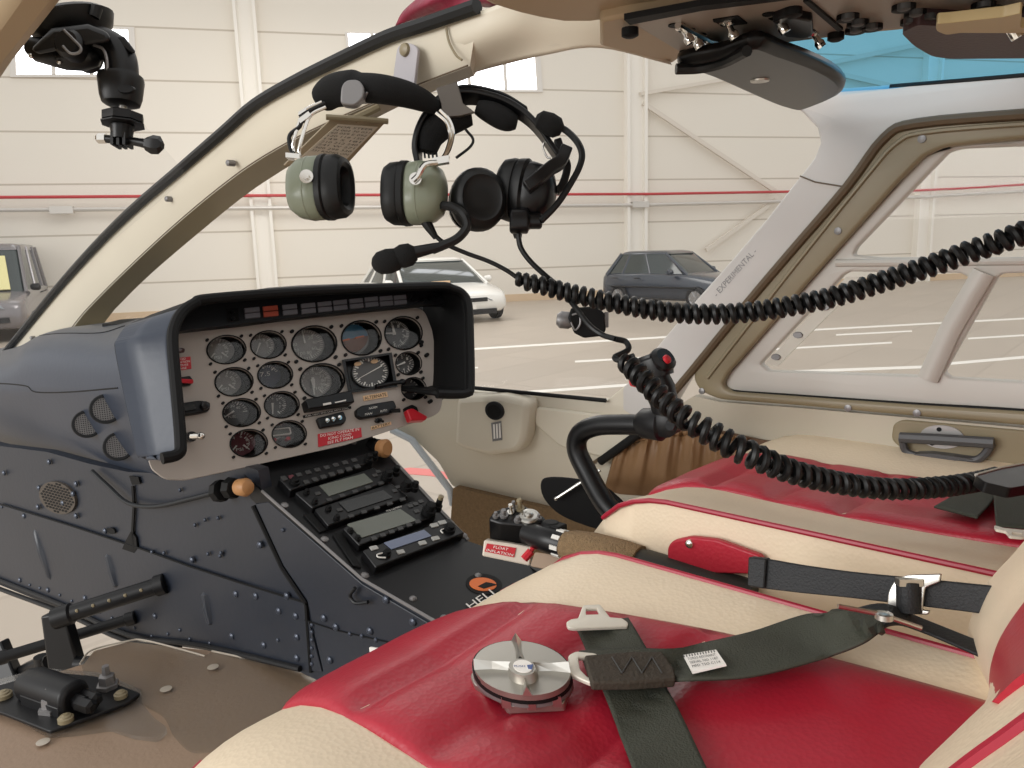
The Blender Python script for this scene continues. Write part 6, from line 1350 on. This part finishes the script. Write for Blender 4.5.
bm = NB(); tube(bm, [CH.at(*p, .002) for p in ((326, 117), (360, 119), (388, 121.5))], .004, 8); tube(bm, [CH.at(355, 119, .0), CH.at(378, 108, -.02)], .006, 8); obj('clip', bm, M['olive'], chd)
# ============================================================ SUCTION MOUNT (upper left)
MD = .72
m_ = lambda x, y, d=MD: at(x, y, d)
mt = thing('suction_mount', 'black suction cup camera mount with a thumb screw at the upper left', 'camera mount', m_(122, 150))
bm = NB(); axial(bm, m_(72, 26, MD+.02), (CU*.92-CR*.25-CF*.2), CR, [(-.012, .028, .028), (-.004, .036, .036), (.006, .040, .040), (.010, .034, .034), (.011, .010, .010)], 28); axial(bm, m_(95, 13, MD), CU+CR*.3, CR, [(-.004, .005, .005), (.006, .005, .006)], 10); obj('suction_cup', bm, M['rubber'], mt)
bm = NB(); loft(bm, [[m_(x, y, d) for x, y in ((52, 28), (88, 24), (108, 32), (112, 42), (86, 45), (40, 54), (30, 50))] for d in (MD-.025, MD+.03)]); obj('lever_base', bm, M['plastic'], mt, bevel=.004)
bm = NB(); axial(bm, m_(72, 46, MD-.02), -CF, CU, [(-.03, .013, .013), (.006, .013, .013), (.010, .010, .010)], 20); k_ = obj('pivot', bm, M['plastic'], mt)
bm = NB(); tube(bm, cr([m_(64, 30, MD-.03), m_(74, 40, MD-.03), m_(81, 48, MD-.03), m_(78, 53, MD-.03), (m_(70, 53, MD-.03)), m_(63, 46, MD-.03)], 4), .0013, 6); obj('edge_line', bm, M['grey'], k_)
bm = NB(); axial(bm, m_(52, 54, MD), CR*.8-CU*.3, CU, [(-.022, .008, .008), (-.012, .012, .010), (.012, .010, .010), (.02, .005, .005)], 14); obj('knob', bm, M['plastic'], mt)
bm = NB(); axial(bm, m_(80, 59, MD-.005), CR+CU*.08, CU, [(-.020, .004, .006), (-.016, .008, .012), (.0, .010, .014), (.014, .007, .010), (.018, .003, .004)], 18); obj('release_lever', bm, M['plastic'], mt)
bm = NB()
for q in ((59.5, 62), (67, 56.5), (31, 56)): sph(bm, m_(*q, MD-.015), .0022, 8)
obj('pins', bm, M['chrome'], mt)
bm = NB(); P = cr([m_(86, 40), m_(102, 43), m_(115, 50), (m_(121, 62)), m_(122, 80)], 5); tube(bm, P, [.011, .012, .012, .013, .014]+[.0145]*(len(P)-6)+[.0155], 20, flat=1.0); el = obj('elbow_arm', bm, M['plastic'], mt)
bm = NB(); tube(bm, cr([m_(94, 45, MD-.015), m_(103, 49, MD-.017), m_(107, 60, MD-.017), m_(107, 75, MD-.017)], 4), .0014, 6); obj('edge_line', bm, M['grey'], el)
bm = NB(); loft(bm, [[m_(x, y, d) for x, y in ((112, 36), (124, 36), (136, 52), (133, 54), (118, 44))] for d in (MD-.01, MD+.012)]); obj('latch', bm, M['plastic'], el, bevel=.0015)
bm = NB(); axial(bm, m_(121, 76), -CU+CR*.0, CR, [(0, .0185, .018), (.004, .019, .019), (.020, .0172, .0175), (.026, .0155, .0155), (.028, .010, .010)], 24, 2.6); so = obj('socket', bm, M['plastic'], mt)
bm = NB(); axial(bm, m_(126, 89, MD-.019), -CF, CU, [(-.002, .004, .008), (.001, .0035, .0072)], 18); obj('badge', bm, M['hood'], so)
bm = NB(); axial(bm, m_(123, 104), -CU, CR, [(-.004, .0036, .0036), (.012, .0036, .0036)], 12); obj('stem', bm, M['steel'], mt)
bm = NB(); axial(bm, m_(123, 113.5), -CU, CR, [(0, .015, .0175), (.001, .0185, .0185), (.008, .0185, .0185), (.009, .016, .016), (.0095, .0195, .0195), (.0108, .0195, .0195), (.011, .015, .015)], 8); obj('screw_plate', bm, M['black'], mt)
bm = NB(); axial(bm, m_(122, 126), -CU, CR, [(0, .0105, .0105), (.007, .0095, .0105), (.013, .0085, .0105)], 16)
for k in range(3): box(bm, m_(116+k*6, 141), CR*.0013, CU*.0055, CF*.008)
obj('prong_base', bm, M['plastic'], mt)
bm = NB(); tube(bm, [m_(102, 138.5), m_(108, 139), m_(128, 140.5), m_(140, 142.5), m_(148, 144)], [.003, .0038, .0036, .004, .0048], 12); axial(bm, m_(152, 144.5), CR-CU*.1, CU, [(-.006, .006, .005), (.0, .009, .006), (.007, .0085, .006), (.010, .004, .004)], 6); ts = obj('thumb_screw', bm, M['plastic'], mt)
bm = NB(); axial(bm, m_(103, 138.5), CR, CU, [(-.006, .003, .003), (-.004, .0048, .0048), (.003, .0048, .0048)], 6); obj('nut', bm, M['chrome'], ts)
# ============================================================ SMALL MOUNT ON THE RIGHT WINDSHIELD
SD = 1.25
s_ = lambda x, y, d=SD: at(x, y, d)
sm_ = thing('camera_clip', 'small black square camera clip with a clear suction cup on the right windshield', 'camera mount', s_(583, 337))
bm = NB(); loft(bm, [[s_(x, y, d) for x, y in rnd([(571, 308), (597, 306), (604, 313), (606, 330), (602, 336), (584, 338), (574, 333), (568, 318)], 2)] for d in (SD-.02, SD+.02)]); bx_ = obj('block', bm, M['blackmat'], sm_, bevel=.003)
bm = NB(); axial(bm, s_(564, 320), -CR+CU*.1, CU, [(-.014, .010, .010), (-.008, .014, .012), (.006, .014, .012), (.012, .008, .008)], 18); obj('suction_cup', bm, M['grey'], sm_)
bm = NB(); tube(bm, cr([s_(572, 315, SD-.022), s_(579, 314, SD-.024), s_(580, 324, SD-.024), s_(575, 330, SD-.022), s_(571, 322, SD-.022)], 4), .0016, 6); box(bm, s_(606, 320), CR*.003, CU*.012, CF*.01); obj('clip_frame', bm, M['grey'], bx_)
# ============================================================ LIGHT, CAMERA
w = bpy.data.worlds.new('hangar_air'); sc.world = w; w.use_nodes = True
bg = w.node_tree.nodes['Background']; bg.inputs['Color'].default_value = (1, .985, .96, 1); bg.inputs['Strength'].default_value = .95
def area(name, loc, to, size, power, col=(1, 1, 1), sy=None):
    l = bpy.data.lights.new(name, 'AREA'); l.energy = power; l.size = size; l.color = col
    if sy: l.shape = 'RECTANGLE'; l.size_y = sy
    o = bpy.data.objects.new(name, l); COL.objects.link(o); o.location = loc
    o.rotation_euler = (Vector(to)-Vector(loc)).to_track_quat('-Z', 'Y').to_euler(); return o
area('hangar_doorway', (-9, 3, 4.5), (1, .8, 1.4), 6, 700, (1, .99, .97), 5)
area('hangar_lamp', (10, 14, 9), (10, 14, 0), 6, 500, (1, .97, .92))
cam = bpy.data.cameras.new('camera'); co = bpy.data.objects.new('camera', cam); COL.objects.link(co)
R3 = Matrix((CR, CU, -CF)).transposed(); co.matrix_world = Matrix.Translation(EYE) @ R3.to_4x4()
cam.sensor_fit = 'HORIZONTAL'; cam.sensor_width = 36; cam.lens = 36*FPX/1024; cam.clip_start = .02; cam.clip_end = 200
sc.camera = co
sc.view_settings.view_transform = 'Standard'; sc.view_settings.look = 'None'; sc.view_settings.gamma = 1; sc.view_settings.exposure = 0; sc.view_settings.use_curve_mapping = False
sc.cycles.max_bounces = 8; sc.cycles.transparent_max_bounces = 16; sc.cycles.use_denoising = True
